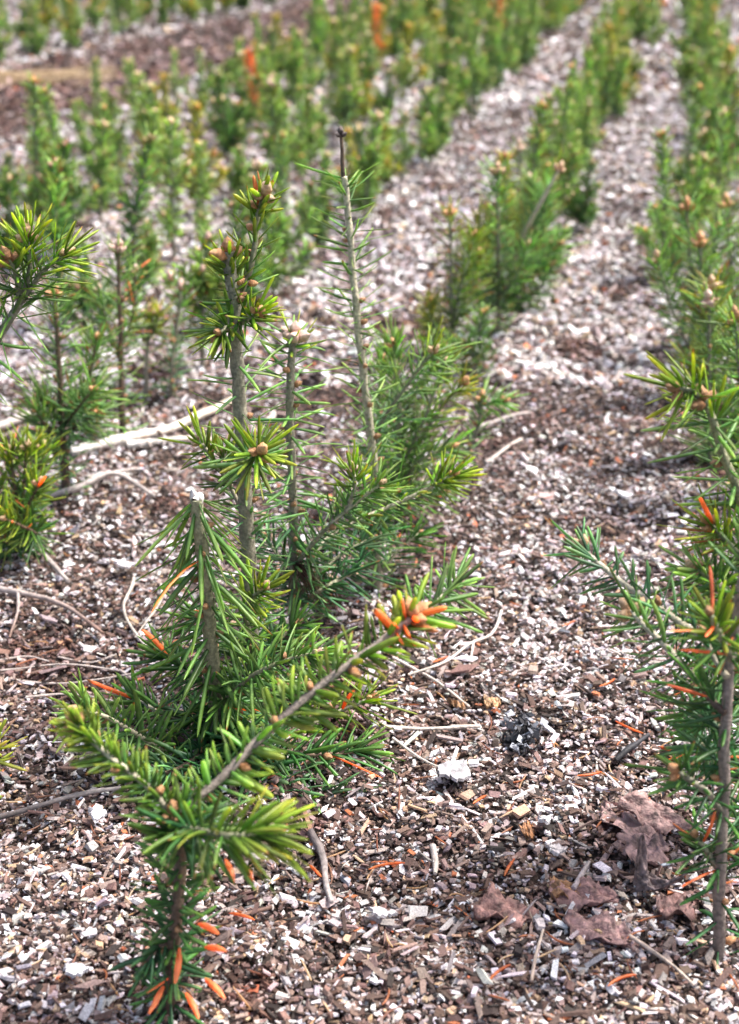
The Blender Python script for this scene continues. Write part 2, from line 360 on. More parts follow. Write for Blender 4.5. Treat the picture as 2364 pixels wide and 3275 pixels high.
shoot(r,'branch',[Q(395,1795,Y0+.004),Q(450,1755,Y0+.012),Q(525,1688,Y0+.022),Q(610,1605,Y0+.035),Q(735,1500,Y0+.048),Q(850,1415,Y0+.060),Q(925,1358,Y0+.070)],.0024,.0020,dens=900,L=.0165,fdir=(0,.94,-.34),ang=(76,60),pal='pale',pal2='fresh',bark='dusty',W=.0031,
      flat=.75,tuft=16,tuft_pal='dead',tuft_L=.013,tuft_ang=(125,60),buds=(6,.0082,'orange'),side=6,side_kind='orange',droop=.08,label='long straight grey branch reaching up to an orange dead tip')
shoot(r,'branch',[Q(915,1365,Y0+.070),Q(965,1335,Y0+.10),Q(1012,1290,Y0+.125)],.0013,.0012,dens=620,L=.020,pal='green',pal2='pale',bark='pale',tuft=15,tuft_L=.021,tuft_ang=(70,15),buds=(2,.0050,'pink'),W=.0017)
shoot(r,'branch',[Q(384,2090,Y0),Q(350,2095,Y0-.004),Q(325,2130,Y0-.008)],.0012,.0010,dens=900,L=.016,pal='deep',bark='brown',tuft=9,buds=(1,.0042,'brown'),W=.002)

off = np.array(r.location)
for (ax,ay),(bx,by) in (((398,2100),(388,2178)),((455,2168),(498,2212)),((362,2185),(330,2245)),((412,2200),(440,2256)),((440,2046),(484,2068)),((500,1905),(518,1958)),((535,1915),(560,1950)),((455,2098),(500,2106))):
    g = Geo(); P = curve([Q(ax,ay,Y0-.012),Q((ax+bx)/2+2,(ay+by)/2-2,Y0-.020),Q(bx,by,Y0-.026)],.002); uu = np.linspace(0,1,len(P))
    tube(g, P, .00165*np.clip(np.sin(np.pi*np.clip(uu,.04,.97))**.45,.15,1), 8, (.80,.27,.09),(.88,.42,.20), rough=.05)
    link('dead_needle', g.mesh('dead_needle', M_NEEDLE, off), r)

# ---- the broken-topped seedling
r = thing('fir_seedling','fir seedling with a snapped white top, long hanging needles and a wide skirt','seedling',G(482,1668),G_ROW)
Y1 = r.location.y
o,P = shoot(r,'stem',[G(482,1668),Q(478,1540,Y1),Q(466,1420,Y1-.003),Q(452,1260,Y1-.006),Q(436,1105,Y1-.01)],.0056,.0040,dens=640,L=.037,flat=.45,fdir=(0,1,0),ang=(106,130),pal='green',pal2='pale',bark='olive',
      W=.0027,tuft=8,tuft_L=.036,tuft_pal='pale',tuft_ang=(150,150),buds=(0,0,'tan'),side=13,side_kind='brown',bend=-.05,droop=.10,dead_extra=4,jit=.16)
g = Geo(); c = P[-1]

for dx_,hh,rr_ in ((-.0012,.0062,.0026),(.0016,.0042,.0028),(.0004,.0030,.0036),(.0030,.0016,.0020)):
    tube(g, np.array([c+(dx_*.4,0,-.002), c+(dx_,.0005,.001), c+(dx_*1.3,0,hh*.6), c+(dx_*1.6-.0006,0,hh)]), [rr_,rr_*1.05,rr_*.8,rr_*.2], 7, (.85,.76,.66),(.9,.85,.82), rough=.25)
link('broken_top', g.mesh('broken_top', M_STICK, np.array(r.location)), o)
SK = [
 ([(482,1660,0),(560,1730,-.035),(640,1780,-.05),(700,1845,-.065)],'deep','green',1100,.024,(2,.0045,'orange'),'brown'),
 ([(482,1650,0),(620,1690,-.02),(720,1720,-.03),(775,1800,-.05)],'deep','blue',1000,.024,(2,.0045,'tan'),'brown'),  # points, pal, pal2, density, L, buds, bark
 ([(478,1570,0),(555,1500,-.02),(640,1462,-.03),(705,1447,-.035)],'green','pale',1150,.026,(3,.0055,'pink'),'olive'),
 ([(480,1640,0),(560,1650,-.03),(690,1672,-.03),(812,1662,-.01)],'deep','green',1000,.024,(3,.005,'tan'),'brown'),
 ([(482,1655,0),(590,1720,-.04),(680,1770,-.05),(742,1786,-.05)],'deep','blue',1150,.025,(2,.0045,'orange'),'brown'),
 ([(479,1600,0),(610,1640,.02),(720,1590,.03),(822,1545,.03)],'green','fresh',850,.024,(3,.005,'orange'),'pale'),
 ([(480,1650,0),(380,1665,-.01),(300,1625,-.03),(235,1588,-.045),(168,1572,-.06)],'green','pale',900,.026,(2,.0062,'tan'),'pale'),
 ([(478,1590,0),(420,1590,.02),(360,1580,.03),(290,1545,.04)],'deep','green',1000,.023,(2,.0045,'pink'),'pale'),
 ([(478,1530,0),(440,1500,.0),(390,1470,.01),(350,1440,.02)],'deep','green',1100,.022,(2,.004,'brown'),'olive'),
 ([(478,1560,0),(530,1560,.03),(600,1540,.05),(660,1520,.06)],'deep','green',1100,.024,(2,.005,'tan'),'olive'),
 ([(482,1660,0),(560,1760,-.05),(620,1830,-.07)],'deep','deep',1150,.024,(1,.004,'brown'),'brown'),
 ([(482,1660,0),(470,1740,-.05),(430,1790,-.07)],'deep','deep',1000,.022,(1,.004,'brown'),'brown'),
 ([(480,1640,0),(400,1700,-.04),(330,1720,-.05)],'deep','blue',1000,.022,(2,.004,'orange'),'brown'),
 ([(482,1650,0),(660,1730,-.02),(790,1742,-.01)],'deep','blue',900,.023,(2,.004,'orange'),'brown'),
]
for pts,pa,pb,dn,L,bd,bk in SK:
    shoot(r,'branch',[Q(a,b,Y1+c) for a,b,c in pts],.0018,.0012,dens=dn,L=L,ang=(78,52),pal=pa,pal2=pb,bark=bk,W=.0025,buds=bd,flat=.1,droop=.16,side=2,dead=.01)

# ---- the tallest, thick-stemmed seedling
r = thing('fir_seedling','tallest thick grey-stemmed fir seedling with a forked crown of fat brown buds','seedling',G(566,1562),G_ROW)
Y2 = r.location.y
shoot(r,'stem',[G(566,1562),Q(556,1400,Y2),Q(548,1200,Y2),Q(540,1030,Y2),Q(530,900,Y2),Q(523,760,Y2),Q(520,680,Y2),Q(512,610,Y2-.003),Q(505,556,Y2-.006)],.0060,.0040,dens=380,L=.029,ang=(88,82),pal='blue',pal2='pale',bark='grey',
      W=.0017,tuft=16,tuft_pal='fresh',tuft_L=.014,tuft_ang=(80,25),buds=(3,.0088,'orange'),side=9,side_kind='brown',span=(.0,.80))
for pts,kw in [
 ([(522,690,0),(515,630,-.002),(507,575,-.004)],dict(dens=900,L=.017,ang=(80,50),pal='green',pal2='fresh',buds=(1,.008,'tan'),tuft=8,side=3,side_kind='orange')),
 ([(524,670,0),(548,610,.004),(566,540,.006),(572,480,.004),(585,432,.0)],dict(dens=420,L=.018,ang=(60,40),pal='green',pal2='fresh',buds=(4,.0070,'tan'),tuft=16,side=4,side_kind='orange',tuft_dead=.15)),
 ([(522,735,0),(500,725,-.012),(478,745,-.02)],dict(dens=1000,L=.020,ang=(80,30),pal='green',pal2='fresh',buds=(3,.0058,'brown'),tuft=14)),
 ([(524,715,0),(550,705,-.01),(572,690,-.018)],dict(dens=1000,L=.019,ang=(80,30),pal='green',pal2='fresh',buds=(3,.0055,'orange'),tuft=14)),
 ([(545,1030,0),(558,1015,-.025),(578,998,-.04)],dict(dens=700,L=.026,ang=(95,50),pal='blue',pal2='fresh',buds=(4,.0066,'orange'),tuft=22,tuft_ang=(90,35))),
 ([(548,1190,0),(525,1110,.01),(490,1040,.01),(438,975,.005)],dict(dens=520,L=.020,ang=(80,45),pal='blue',pal2='fresh',bark='pale',buds=(2,.0048,'tan'),tuft=14,side=3)),
 ([(512,1075,.01),(500,1040,.008),(492,1000,.005)],dict(dens=500,L=.018,ang=(80,35),pal='green',pal2='fresh',bark='pale',buds=(2,.004,'tan'),tuft=12)),
 ([(558,1440,0),(545,1350,-.02),(585,1300,-.03)],dict(dens=700,L=.022,ang=(85,45),pal='green',pal2='fresh',buds=(3,.0055,'tan'),tuft=14)),
 ([(560,1500,0),(520,1420,.0),(470,1380,.01),(420,1370,.02)],dict(dens=800,L=.024,ang=(80,50),pal='deep',pal2='green',buds=(2,.004,'brown'),tuft=10)),
 ([(560,1480,0),(600,1430,.02),(660,1380,.03)],dict(dens=900,L=.022,ang=(80,50),pal='deep',pal2='green',buds=(2,.004,'brown'),tuft=10)),
]:
    kw.setdefault('bark','olive'); shoot(r,'branch',[Q(a,b,Y2+c) for a,b,c in pts],.0024 if kw['bark']=='olive' else .0015,.0014,W=.0023,**kw)

# ---- slim stem with a whorl of pink buds
r = thing('fir_seedling','slim fir seedling with sparse sideways needles and a rosette of pale pink buds on top','seedling',G(648,1440),G_ROW)
Y3 = r.location.y
shoot(r,'stem',[G(648,1440),Q(650,1250,Y3),Q(648,1080,Y3),Q(642,900,Y3),Q(645,800,Y3),Q(651,738,Y3)],.0037,.0028,dens=620,L=.030,ang=(98,82),pal='blue',pal2='pale',bark='grey',W=.0021,
      tuft=14,tuft_pal='fresh',tuft_L=.022,tuft_ang=(85,40),buds=(7,.0086,'pink'),side=14,side_kind='brown',droop=.16)
for pts,kw in [
 ([(650,1260,0),(700,1195,-.01),(770,1130,-.015),(842,1072,-.02)],dict(dens=820,L=.024,pal='blue',pal2='pale',bark='pale',buds=(1,.005,'tan'),tuft=10,side=3)),
 ([(765,1135,-.015),(785,1080,-.012),(780,1035,-.012)],dict(dens=560,L=.022,pal='green',pal2='fresh',bark='pale',buds=(3,.0052,'pink'),tuft=20,tuft_ang=(70,15))),
 ([(650,1280,0),(740,1180,.03),(850,1128,.05),(930,1090,.05),(1005,1050,.045)],dict(dens=560,L=.021,pal='blue',pal2='fresh',bark='pale',buds=(2,.005,'orange'),tuft=40,tuft_pal='fresh',tuft_L=.022,tuft_ang=(75,15))),
 ([(650,1330,0),(740,1240,.02),(830,1190,.05)],dict(dens=900,L=.024,pal='deep',pal2='blue',bark='olive',buds=(1,.004,'brown'),tuft=10)),
 ([(650,1350,0),(720,1300,.0),(800,1260,.02)],dict(dens=900,L=.024,pal='deep',pal2='deep',bark='olive',buds=(1,.004,'brown'),tuft=10)),
 ([(650,1300,0),(620,1240,.01),(590,1190,.02)],dict(dens=700,L=.024,pal='deep',pal2='blue',bark='olive',buds=(1,.004,'brown'),tuft=10)),
]:
    shoot(r,'branch',[Q(a,b,Y3+c) for a,b,c in pts],.0019,.0013,ang=(75,48),W=.0019,flat=.1,droop=.12,**kw)
def tuft_dry(px,py,Y,label,down=1):
    base = np.array(Q(px,py,Y)); pp = base+np.array([[0,0,.0],[.003,0,-.002*down],[.006,0,-.006*down]]); g = Geo()
    needles(g, curve(pp,.001), np.full(len(curve(pp,.001)),.0006), 9000, .016,(70,10),(0,1),.0006,'dry',None,0,.3,.3,True); return g
for px,py,Y in ((650,1245,Y3-.008),(603,1405,Y3-.03),(706,1275,Y3+.03)):
    g = tuft_dry(px,py,Y,''); link('withered_tuft', g.mesh('withered_tuft', M_NEEDLE, np.array(r.location)), r)

# ---- stem with a dead leader
r = thing('fir_seedling','thin grey fir seedling with a withered bare leader ending in one dry bud','seedling',G(838,1320),G_ROW)
Y4 = r.location.y
shoot(r,'stem',[G(838,1320),Q(832,1080,Y4),Q(812,880,Y4),Q(795,750,Y4),Q(782,600,Y4),Q(772,480,Y4),Q(761,392,Y4)],.0040,.0024,dens=560,L=.027,ang=(88,74),pal='pale',pal2='pale',bark='pale',W=.0018,
      tuft=8,tuft_L=.019,tuft_ang=(75,60),buds=(0,0,'tan'),side=17,side_kind='brown')
shoot(r,'dead_leader',[Q(761,396,Y4),Q(757,340,Y4),Q(755,295,Y4)],.0018,.0010,dens=0,bark='brown',tuft=0,buds=(4,.0046,'dark'),swell=False)
for pts in ([(836,1200,0),(850,1120,-.02),(880,1090,-.03)],[(836,1230,0),(810,1160,.0),(790,1130,.01)],[(838,1280,0),(880,1220,.01),(930,1180,.02)]):
    shoot(r,'branch',[Q(a,b,Y4+c) for a,b,c in pts],.0016,.0011,dens=900,L=.024,pal='deep',pal2='green',W=.0018,buds=(1,.004,'brown'))
# two leafless young stems beside it
for bx,by,tx,ty,lab in ((705,1398,705,1290,'short bare dark stem with one round bud beside the pink-budded seedling'),(728,1378,722,1300,'shorter thin dark bare stem behind the seedling with the snapped top')):
    q = thing('fir_seedling',lab,'seedling',G(bx,by),G_ROW); yy=q.location.y
    shoot(q,'stem',[G(bx,by),Q((bx+tx)/2,(by+ty)/2,yy),Q(tx,ty,yy)],.0026,.0018,dens=220,L=.016,pal='deep',bark='brown',tuft=8,tuft_pal='deep',buds=(1,.005,'brown'),side=1)

# ---- bushy leaning seedling behind
r = thing('fir_seedling','bushy bright fir seedling with one blue-green shoot leaning to a twin-budded tip','seedling',G(880,1150),G_ROW)
Y5 = r.location.y
for nm,pts,kw in [
 ('stem',[(880,1150,0),(885,1020,0),(880,880,.0),(870,760,.0)],dict(dens=1000,L=.027,pal='mid',pal2='pale',buds=(3,.006,'orange'),tuft=26)),
 ('branch',[(820,1010,-.06),(850,930,-.07),(905,850,-.075),(960,775,-.08)],dict(dens=850,L=.029,pal='blue',pal2='pale',ang=(60,70),buds=(3,.0062,'tan'),tuft=16,tuft_pal='fresh')),
 ('branch',[(884,1100,0),(845,1050,-.03),(820,1010,-.06)],dict(dens=400,L=.024,pal='blue',buds=(0,0,'tan'),tuft=0)),
 ('branch',[(884,1080,0),(930,980,.0),(980,900,.0),(1026,845,-.01)],dict(dens=850,L=.024,pal='green',pal2='yellow',buds=(3,.006,'orange'),tuft=8)),
 ('branch',[(882,1000,0),(905,900,.01),(950,830,.01),(975,800,.01)],dict(dens=900,L=.024,pal='mid',pal2='pale',buds=(3,.006,'orange'),tuft=20)),
 ('branch',[(884,1080,0),(930,1020,-.02),(1000,990,-.02)],dict(dens=900,L=.027,pal='mid',pal2='pale',buds=(2,.005,'orange'),tuft=12)),
 ('branch',[(884,1100,0),(850,1010,.02),(840,900,.03),(850,800,.03)],dict(dens=900,L=.024,pal='mid',pal2='pale',buds=(2,.005,'orange'),tuft=20)),
 ('branch',[(880,1120,0),(940,1100,-.02),(985,1090,-.02)],dict(dens=900,L=.024,pal='green',pal2='mid',buds=(2,.005,'orange'),tuft=10,dead=.06)),
 ('branch',[(884,1040,0),(940,930,-.02),(985,800,-.02)],dict(dens=700,L=.026,pal='mid',pal2='pale',buds=(1,.005,'tan'),tuft=10)),
]:
    kw.setdefault('ang',(66,42)); pp=[Q(a,b,Y5+c) for a,b,c in pts]
    if nm=='stem': pp[0]=G(880,1150)
    shoot(r,nm,pp,.0032 if nm=='stem' else .0016,.0013,W=.0016,bark='olive',droop=.1,**kw)

# ---- right-hand row, nearest
r = thing('fir_seedling','near fir seedling at the right edge with bare brown lower stem and long side branches','seedling',G(1590,2128),G_ROW)
Y6 = r.location.y
shoot(r,'stem',[G(1590,2128),Q(1595,1950,Y6),Q(1602,1760,Y6),Q(1607,1600,Y6+.003),Q(1622,1440,Y6+.006),Q(1645,1290,Y6+.008),Q(1662,1180,Y6+.01)],.0036,.0027,dens=240,L=.020,ang=(95,70),pal='deep',pal2='green',bark='dusty',
      W=.0021,tuft=18,buds=(3,.006,'orange'),side=9,side_kind='orange',dead_extra=6,droop=.15)
for pts,kw in [
 ([(1610,1500,0),(1545,1405,.03),(1440,1335,.07),(1345,1265,.10),(1282,1208,.12)],dict(dens=500,L=.020,flat=.65,fdir=(.3,.9,-.3),pal='deep',pal2='blue',bark='pale',buds=(3,.0076,'tan'),tuft=12,side=3,side_kind='brown')),
 ([(1545,1510,.02),(1490,1450,.03),(1440,1395,.045),(1396,1350,.06)],dict(dens=600,L=.021,flat=.7,fdir=(.3,.9,-.3),pal='blue',pal2='pale',bark='pale',buds=(3,.0080,'tan'),tuft=10)),
 ([(1606,1580,.0),(1570,1545,.01),(1545,1510,.02)],dict(dens=900,L=.022,pal='deep',pal2='green',bark='brown',buds=(2,.005,'brown'),tuft=14,dead=.05)),
 ([(1602,1800,0),(1560,1750,-.01),(1500,1705,-.015)],dict(dens=620,L=.018,pal='deep',pal2='green',bark='grey',buds=(2,.0062,'orange'),tuft=10)),
 ([(1606,1620,0),(1560,1590,.03),(1520,1560,.05)],dict(dens=900,L=.022,pal='deep',pal2='green',buds=(1,.0045,'brown'),tuft=10)),
 ([(1604,1700,0),(1570,1660,.03),(1540,1640,.05)],dict(dens=900,L=.022,pal='deep',pal2='blue',buds=(1,.0045,'brown'),tuft=10,dead=.05)),
 ([(1598,1880,0),(1640,1820,.02),(1680,1790,.03)],dict(dens=900,L=.022,pal='deep',pal2='green',buds=(1,.0045,'brown'),tuft=10)),
 ([(1598,1930,0),(1560,1880,.0),(1540,1850,.0)],dict(dens=700,L=.018,pal='deep',pal2='green',buds=(1,.0045,'orange'),tuft=8,dead=.12)),
 ([(1620,1460,0),(1590,1400,-.01),(1575,1360,-.01)],dict(dens=900,L=.020,pal='green',pal2='fresh',buds=(1,.0045,'brown'),tuft=12,dead=.08)),
]:
    kw.setdefault('bark','olive'); kw.setdefault('flat',.12); shoot(r,'branch',[Q(a,b,Y6+c) for a,b,c in pts],.0020,.0015,ang=(80,58),W=.0018,droop=.12,**kw)

r = thing('fir_seedling','curving fir seedling at the right edge with long combed needles and a forked budded tip','seedling',G(1690,1880),G_ROW)
Y7 = r.location.y
shoot(r,'stem',[G(1690,1880),Q(1700,1600,Y7),Q(1690,1350,Y7),Q(1655,1160,Y7),Q(1615,1040,Y7-.005),Q(1578,930,Y7-.01),Q(1560,886,Y7-.01)],.0036,.0022,dens=720,L=.029,ang=(88,78),pal='green',pal2='pale',bark='olive',
      W=.0019,tuft=12,tuft_pal='fresh',buds=(3,.0068,'brown'),side=6,side_kind='brown',bend=.02)
for pts,kw in [
 ([(1562,888,-.01),(1535,868,-.012),(1497,858,-.014)],dict(dens=500,L=.024,pal='fresh',pal2='fresh',bark='olive',buds=(2,.0068,'brown'),tuft=18,tuft_L=.024,tuft_ang=(90,25))),
 ([(1690,1400,0),(1620,1320,-.02),(1540,1260,-.02)],dict(dens=1100,L=.026,pal='green',pal2='pale',buds=(3,.005,'tan'),tuft=18)),
 ([(1695,1500,0),(1640,1420,-.03),(1560,1380,-.03)],dict(dens=1000,L=.026,pal='green',pal2='pale',buds=(2,.005,'tan'),tuft=10,dead=.04)),
 ([(1690,1330,0),(1640,1230,-.01),(1570,1160,-.01)],dict(dens=800,L=.024,pal='green',pal2='fresh',buds=(3,.005,'orange'),tuft=22,tuft_dead=.2,tuft_pal='fresh')),
 ([(1697,1600,0),(1640,1540,-.01),(1560,1500,.0)],dict(dens=1000,L=.025,pal='deep',pal2='green',buds=(1,.005,'tan'),tuft=10,dead=.03)),
 ([(1697,1700,0),(1640,1680,-.01),(1560,1640,.0)],dict(dens=1000,L=.025,pal='deep',pal2='green',buds=(1,.005,'tan'),tuft=10,dead=.03)),
 ([(1660,1170,0),(1690,1080,.01),(1720,1000,.01)],dict(dens=800,L=.026,pal='green',pal2='fresh',buds=(3,.006,'tan'),tuft=14)),
]:
    kw.setdefault('bark','olive'); shoot(r,'branch',[Q(a,b,Y7+c) for a,b,c in pts],.0019,.0013,ang=(78,58),W=.0019,droop=.12,**kw)

# ---- left edge
r = thing('fir_seedling','sharp fir seedling cut by the left edge with spreading forked shoots and fat tan buds','seedling',G(-190,1560),G_ROW)
Y8 = r.location.y
shoot(r,'stem',[G(-190,1560),Q(-160,1200,Y8),Q(-90,900,Y8),Q(0,745,Y8),Q(45,672,Y8)],.0040,.0026,dens=330,L=.030,ang=(95,100),pal='green',pal2='pale',bark='grey',W=.0018,tuft=8,buds=(0,0,'tan'),droop=.22)
for pts,kw in [
 ([(45,672,0),(35,610,-.005),(18,570,-.01)],dict(dens=700,L=.024,pal='green',pal2='fresh',buds=(3,.0072,'brown'),tuft=10)),
 ([(48,668,0),(66,590,0),(62,520,0)],dict(dens=800,L=.024,pal='green',pal2='fresh',buds=(3,.0070,'tan'),tuft=26,tuft_ang=(70,10))),
 ([(48,668,0),(95,600,0),(150,560,0)],dict(dens=850,L=.026,pal='green',pal2='fresh',buds=(2,.0066,'tan'),tuft=14)),
 ([(0,745,0),(-40,660,0),(-50,600,0)],dict(dens=700,L=.026,pal='green',pal2='fresh',buds=(2,.0066,'tan'),tuft=14)),
]: shoot(r,'branch',[Q(a,b,Y8+c) for a,b,c in pts],.0020,.0014,ang=(75,45),W=.0018,bark='olive',droop=.08,**kw)

r = thing('fir_seedling','low bushy fir seedling at the left edge with several yellow tips','seedling',G(38,1235),G_ROW)
Y9 = r.location.y
for nm,pts in [('stem',[(38,1235,0),(44,1150,0),(30,1060,0),(20,1000,0)]),('branch',[(42,1205,0),(60,1130,-.02),(88,1070,-.03)]),('branch',[(42,1200,0),(70,1100,.03),(95,990,.04)]),
               ('branch',[(40,1190,0),(0,1110,0),(-30,1040,0)]),('branch',[(44,1180,0),(80,1180,-.03),(10,1150,-.06)]),('branch',[(42,1210,0),(0,1190,-.04),(-20,1150,-.05)]),('branch',[(42,1150,0),(55,1060,0),(60,990,0)])]:
    pp=[Q(a,b,Y9+c) for a,b,c in pts]
    if nm=='stem': pp[0]=G(38,1235)
    shoot(r,nm,pp,.0028 if nm=='stem' else .0017,.0013,dens=1000,L=.023,ang=(78,45),pal='deep',pal2='fresh',bark='brown',W=.0018,buds=(2,.0058,'tan'),tuft=16,dead=.02)
r = thing('fir_seedling','small yellow needle tip poking in low at the left edge','seedling',G(-70,1860),G_ROW)
yy=r.location.y; shoot(r,'stem',[G(-70,1860),Q(-60,1760,yy),Q(-40,1690,yy),Q(-12,1650,yy)],.0025,.0015,dens=700,L=.018,pal='green',pal2='yellow',tuft=20,tuft_pal='yellow',buds=(2,.005,'tan'),W=.002)

def upright(px,py,top,label,H=None,dens=900,L=.022,pal='green',pal2='fresh',buds=(4,.0065,'tan'),branches=(),bark='grey',lean=0,side=5,r0=.0028,hi=False,**k):
    q = thing('fir_seedling',label,'seedling',G(px,py),G_ROW); yy = q.location.y
    x1,y1 = top
    dens *= 1.45
    shoot(q,'stem',[G(px,py),Q(px*.67+x1*.33+lean,py*.67+y1*.33,yy),Q(px*.33+x1*.67+lean,py*.33+y1*.67,yy),Q(x1,y1,yy)],r0,.0018,dens=dens,L=L,ang=(85,60),pal=pal,pal2=pal2,bark=bark,W=.0017,buds=buds,side=side,hi=hi,tuft=16,**k)
    for b in branches:
        pts=b[0]; kw = dict(b[1]) if len(b)>1 else {}
        bk = kw.pop('bark',bark); r1_ = kw.pop('r',.0017)
        shoot(q,'branch',[Q(a,bb,yy+c) for a,bb,c in pts],r1_,r1_*.7,dens=1.4*kw.pop('dens',900),L=kw.pop('L',L),ang=(75,48),pal=kw.pop('pal',pal),pal2=kw.pop('pal2',pal2),bark=bk,W=.0017,buds=kw.pop('buds',(2,.0055,buds[2])),hi=hi,**kw)
    return q
upright(146,1098,(122,650),'straight fir seedling with a dark base and a side branch, above the forked white sticks',dens=700,L=.028,buds=(3,.0075,'orange'),pal='blue',pal2='pale',side=8,
        branches=[([(144,940,0),(175,900,-.02),(210,862,-.03)],),([(145,960,0),(110,900,0),(85,880,0)],),([(144,900,0),(190,860,.03),(215,750,.04)],),([(145,1000,0),(100,940,-.02),(80,905,-.02)],),([(146,960,0),(190,930,0),(215,915,0)],)],bark='brown',r0=.0046)
upright(272,978,(262,548),'straight bare-legged fir seedling topped by a pink bud rosette, behind the white stick',dens=420,L=.024,buds=(5,.0088,'pink'),pal='mid',pal2='pale',side=7,bark='brown',r0=.0040,
        branches=[([(268,800,0),(240,730,.02),(220,640,.03)],),([(268,760,0),(295,700,.02),(300,600,.03)],dict(dens=700,dead=.08))])
upright(322,892,(330,690),'short fir seedling with a tight yellow-green tufted head beside the pink-budded one',dens=150,L=.022,buds=(3,.008,'tan'),pal='green',pal2='yellow',bark='grey',r0=.0036,
        branches=[([(325,760,0),(345,720,0),(352,690,0)],),([(325,760,0),(305,725,0),(300,700,0)],)])
upright(380,872,(399,640),'thin pale fir seedling with one pink bud left of the tallest stem',dens=420,L=.026,buds=(1,.009,'pink'),pal='blue',pal2='pale',r0=.0030)
upright(376,884,(385,760),'small stem crossing behind the thin pale seedling',dens=300,L=.02,buds=(1,.004,'brown'),pal='deep',pal2='blue',r0=.0026)
upright(200,985,(205,850),'small dark seedling between the two tall left seedlings',dens=900,L=.022,pal='blue',pal2='mid',buds=(1,.005,'tan'))
# row left of the path, further along
upright(1002,800,(998,468),'fir seedling with slim bare top and yellow bud whorl, left of the path',dens=420,L=.024,buds=(5,.0085,'orange'),pal2='fresh',side=6,branches=[([(1000,760,0),(960,720,0),(950,670,0)],dict(pal2='yellow')),([(1000,720,0),(1040,660,.03),(1060,560,.04)],),([(1000,730,0),(1020,640,0),(1050,520,.02)],dict(pal2='fresh',dens=1000))])
upright(958,780,(952,665),'small bright yellow-green seedling in front of the slim bare-topped one',dens=1000,L=.02,pal='fresh',pal2='yellow',buds=(3,.006,'orange'))
upright(1105,745,(1102,375),'upright fir seedling with golden bud clusters near the path edge',dens=1000,L=.026,buds=(6,.0095,'tan'),pal='green',pal2='mid',side=7,branches=[([(1105,640,0),(1065,580,0),(1060,480,0)],dict(pal2='yellow')),([(1105,660,0),(1150,600,0),(1170,540,0)],),([(1105,690,0),(1070,660,0),(1040,640,0)],)])
upright(1128,700,(1155,600),'wide fir seedling with a long thin yellow twig leaning over the path',dens=850,L=.03,pal='blue',pal2='mid',buds=(2,.007,'orange'),side=2,
        branches=[([(1118,640,-.06),(1165,510,-.09),(1208,430,-.10),(1240,372,-.10)],dict(bark='pale',r=.0034,dens=50,buds=(3,.008,'tan'),pal2='yellow',tuft=10)),([(1128,680,0),(1180,600,0),(1240,540,0)],),([(1128,670,0),(1190,540,.04),(1215,420,.05)],dict(dens=1000,L=.03)),([(1128,690,0),(1190,640,0),(1225,585,0)],),([(1140,600,.02),(1180,480,.06),(1190,400,.08)],dict(dens=1000,L=.03)),([(1128,690,0),(1085,640,0),(1075,590,0)],dict(dens=1000))])
upright(1078,830,(1030,760),'low dark seedling at the foot of the row left of the path',dens=1000,L=.022,pal='green',pal2='mid',buds=(2,.006,'orange'),branches=[([(1075,800,0),(1060,740,0),(1075,690,0)],),([(1075,790,0),(1020,770,0),(990,760,0)],)])
upright(985,1070,(1068,880),'thin arching twig with a small green tuft overhanging the path',dens=260,L=.022,pal='green',pal2='mid',buds=(2,.0065,'orange'),branches=[([(1050,900,0),(1085,890,0),(1115,885,0)],dict(dens=900,pal='green'))],lean=20)
upright(1190,560,(1192,300),'fir seedling with a rusty dead top beside the leaning yellow twig',dens=1000,L=.026,pal='green',pal2='mid',buds=(5,.012,'orange'),r0=.003,tuft_pal='dead')
upright(1150,520,(1150,325),'fir seedling with a flat pink bud top left of the rusty one',dens=500,L=.024,pal='mid',pal2='pale',buds=(6,.011,'pink'),r0=.003)
# right row further along
upright(1580,1010,(1578,630),'yellow-tipped fir seedling with tan bud crown in the row right of the path',dens=850,L=.026,pal='green',pal2='yellow',buds=(6,.0085,'tan'),side=6,branches=[([(1580,900,0),(1610,800,0),(1625,720,0)],dict(pal2='yellow')),([(1580,930,0),(1540,850,0),(1530,800,0)],)])
upright(1572,1040,(1570,668),'fir seedling with an open star of cream buds just below the yellow-tipped crown',dens=900,L=.026,pal='mid',pal2='pale',buds=(6,.0090,'pink'),side=6)
upright(1550,880,(1552,535),'fir seedling with comb-like bluish needles and orange buds right of the path',dens=900,L=.026,pal='blue',pal2='pale',buds=(6,.0095,'orange'),side=5,branches=[([(1550,820,0),(1490,690,-.02),(1455,570,-.03)],dict(dens=850,L=.024,buds=(2,.009,'tan'))),([(1550,800,0),(1590,700,0),(1600,600,0)],)])
upright(1545,800,(1521,455),'leaning blue-green fir seedling with a brown bud star, farther up the right row',dens=850,L=.026,pal='green',pal2='mid',buds=(5,.0095,'orange'),branches=[([(1540,700,0),(1570,600,0),(1590,500,0)],),([(1540,700,0),(1500,620,0),(1490,540,0)],)])
upright(1625,760,(1610,450),'fir seedling with a pinkish tip at the right edge, upper right row',dens=850,L=.026,pal='mid',pal2='pale',buds=(4,.0095,'orange'),branches=[([(1620,700,0),(1640,600,0),(1650,520,0)],)])
upright(1660,1110,(1630,705),'fir seedling at the right edge with a fat segmented brown bud',dens=900,L=.026,pal='mid',pal2='pale',buds=(3,.0085,'brown'),hi=True,branches=[([(1655,1000,0),(1680,900,0),(1670,800,0)],),([(1655,1000,0),(1610,960,0),(1600,900,0)],)])

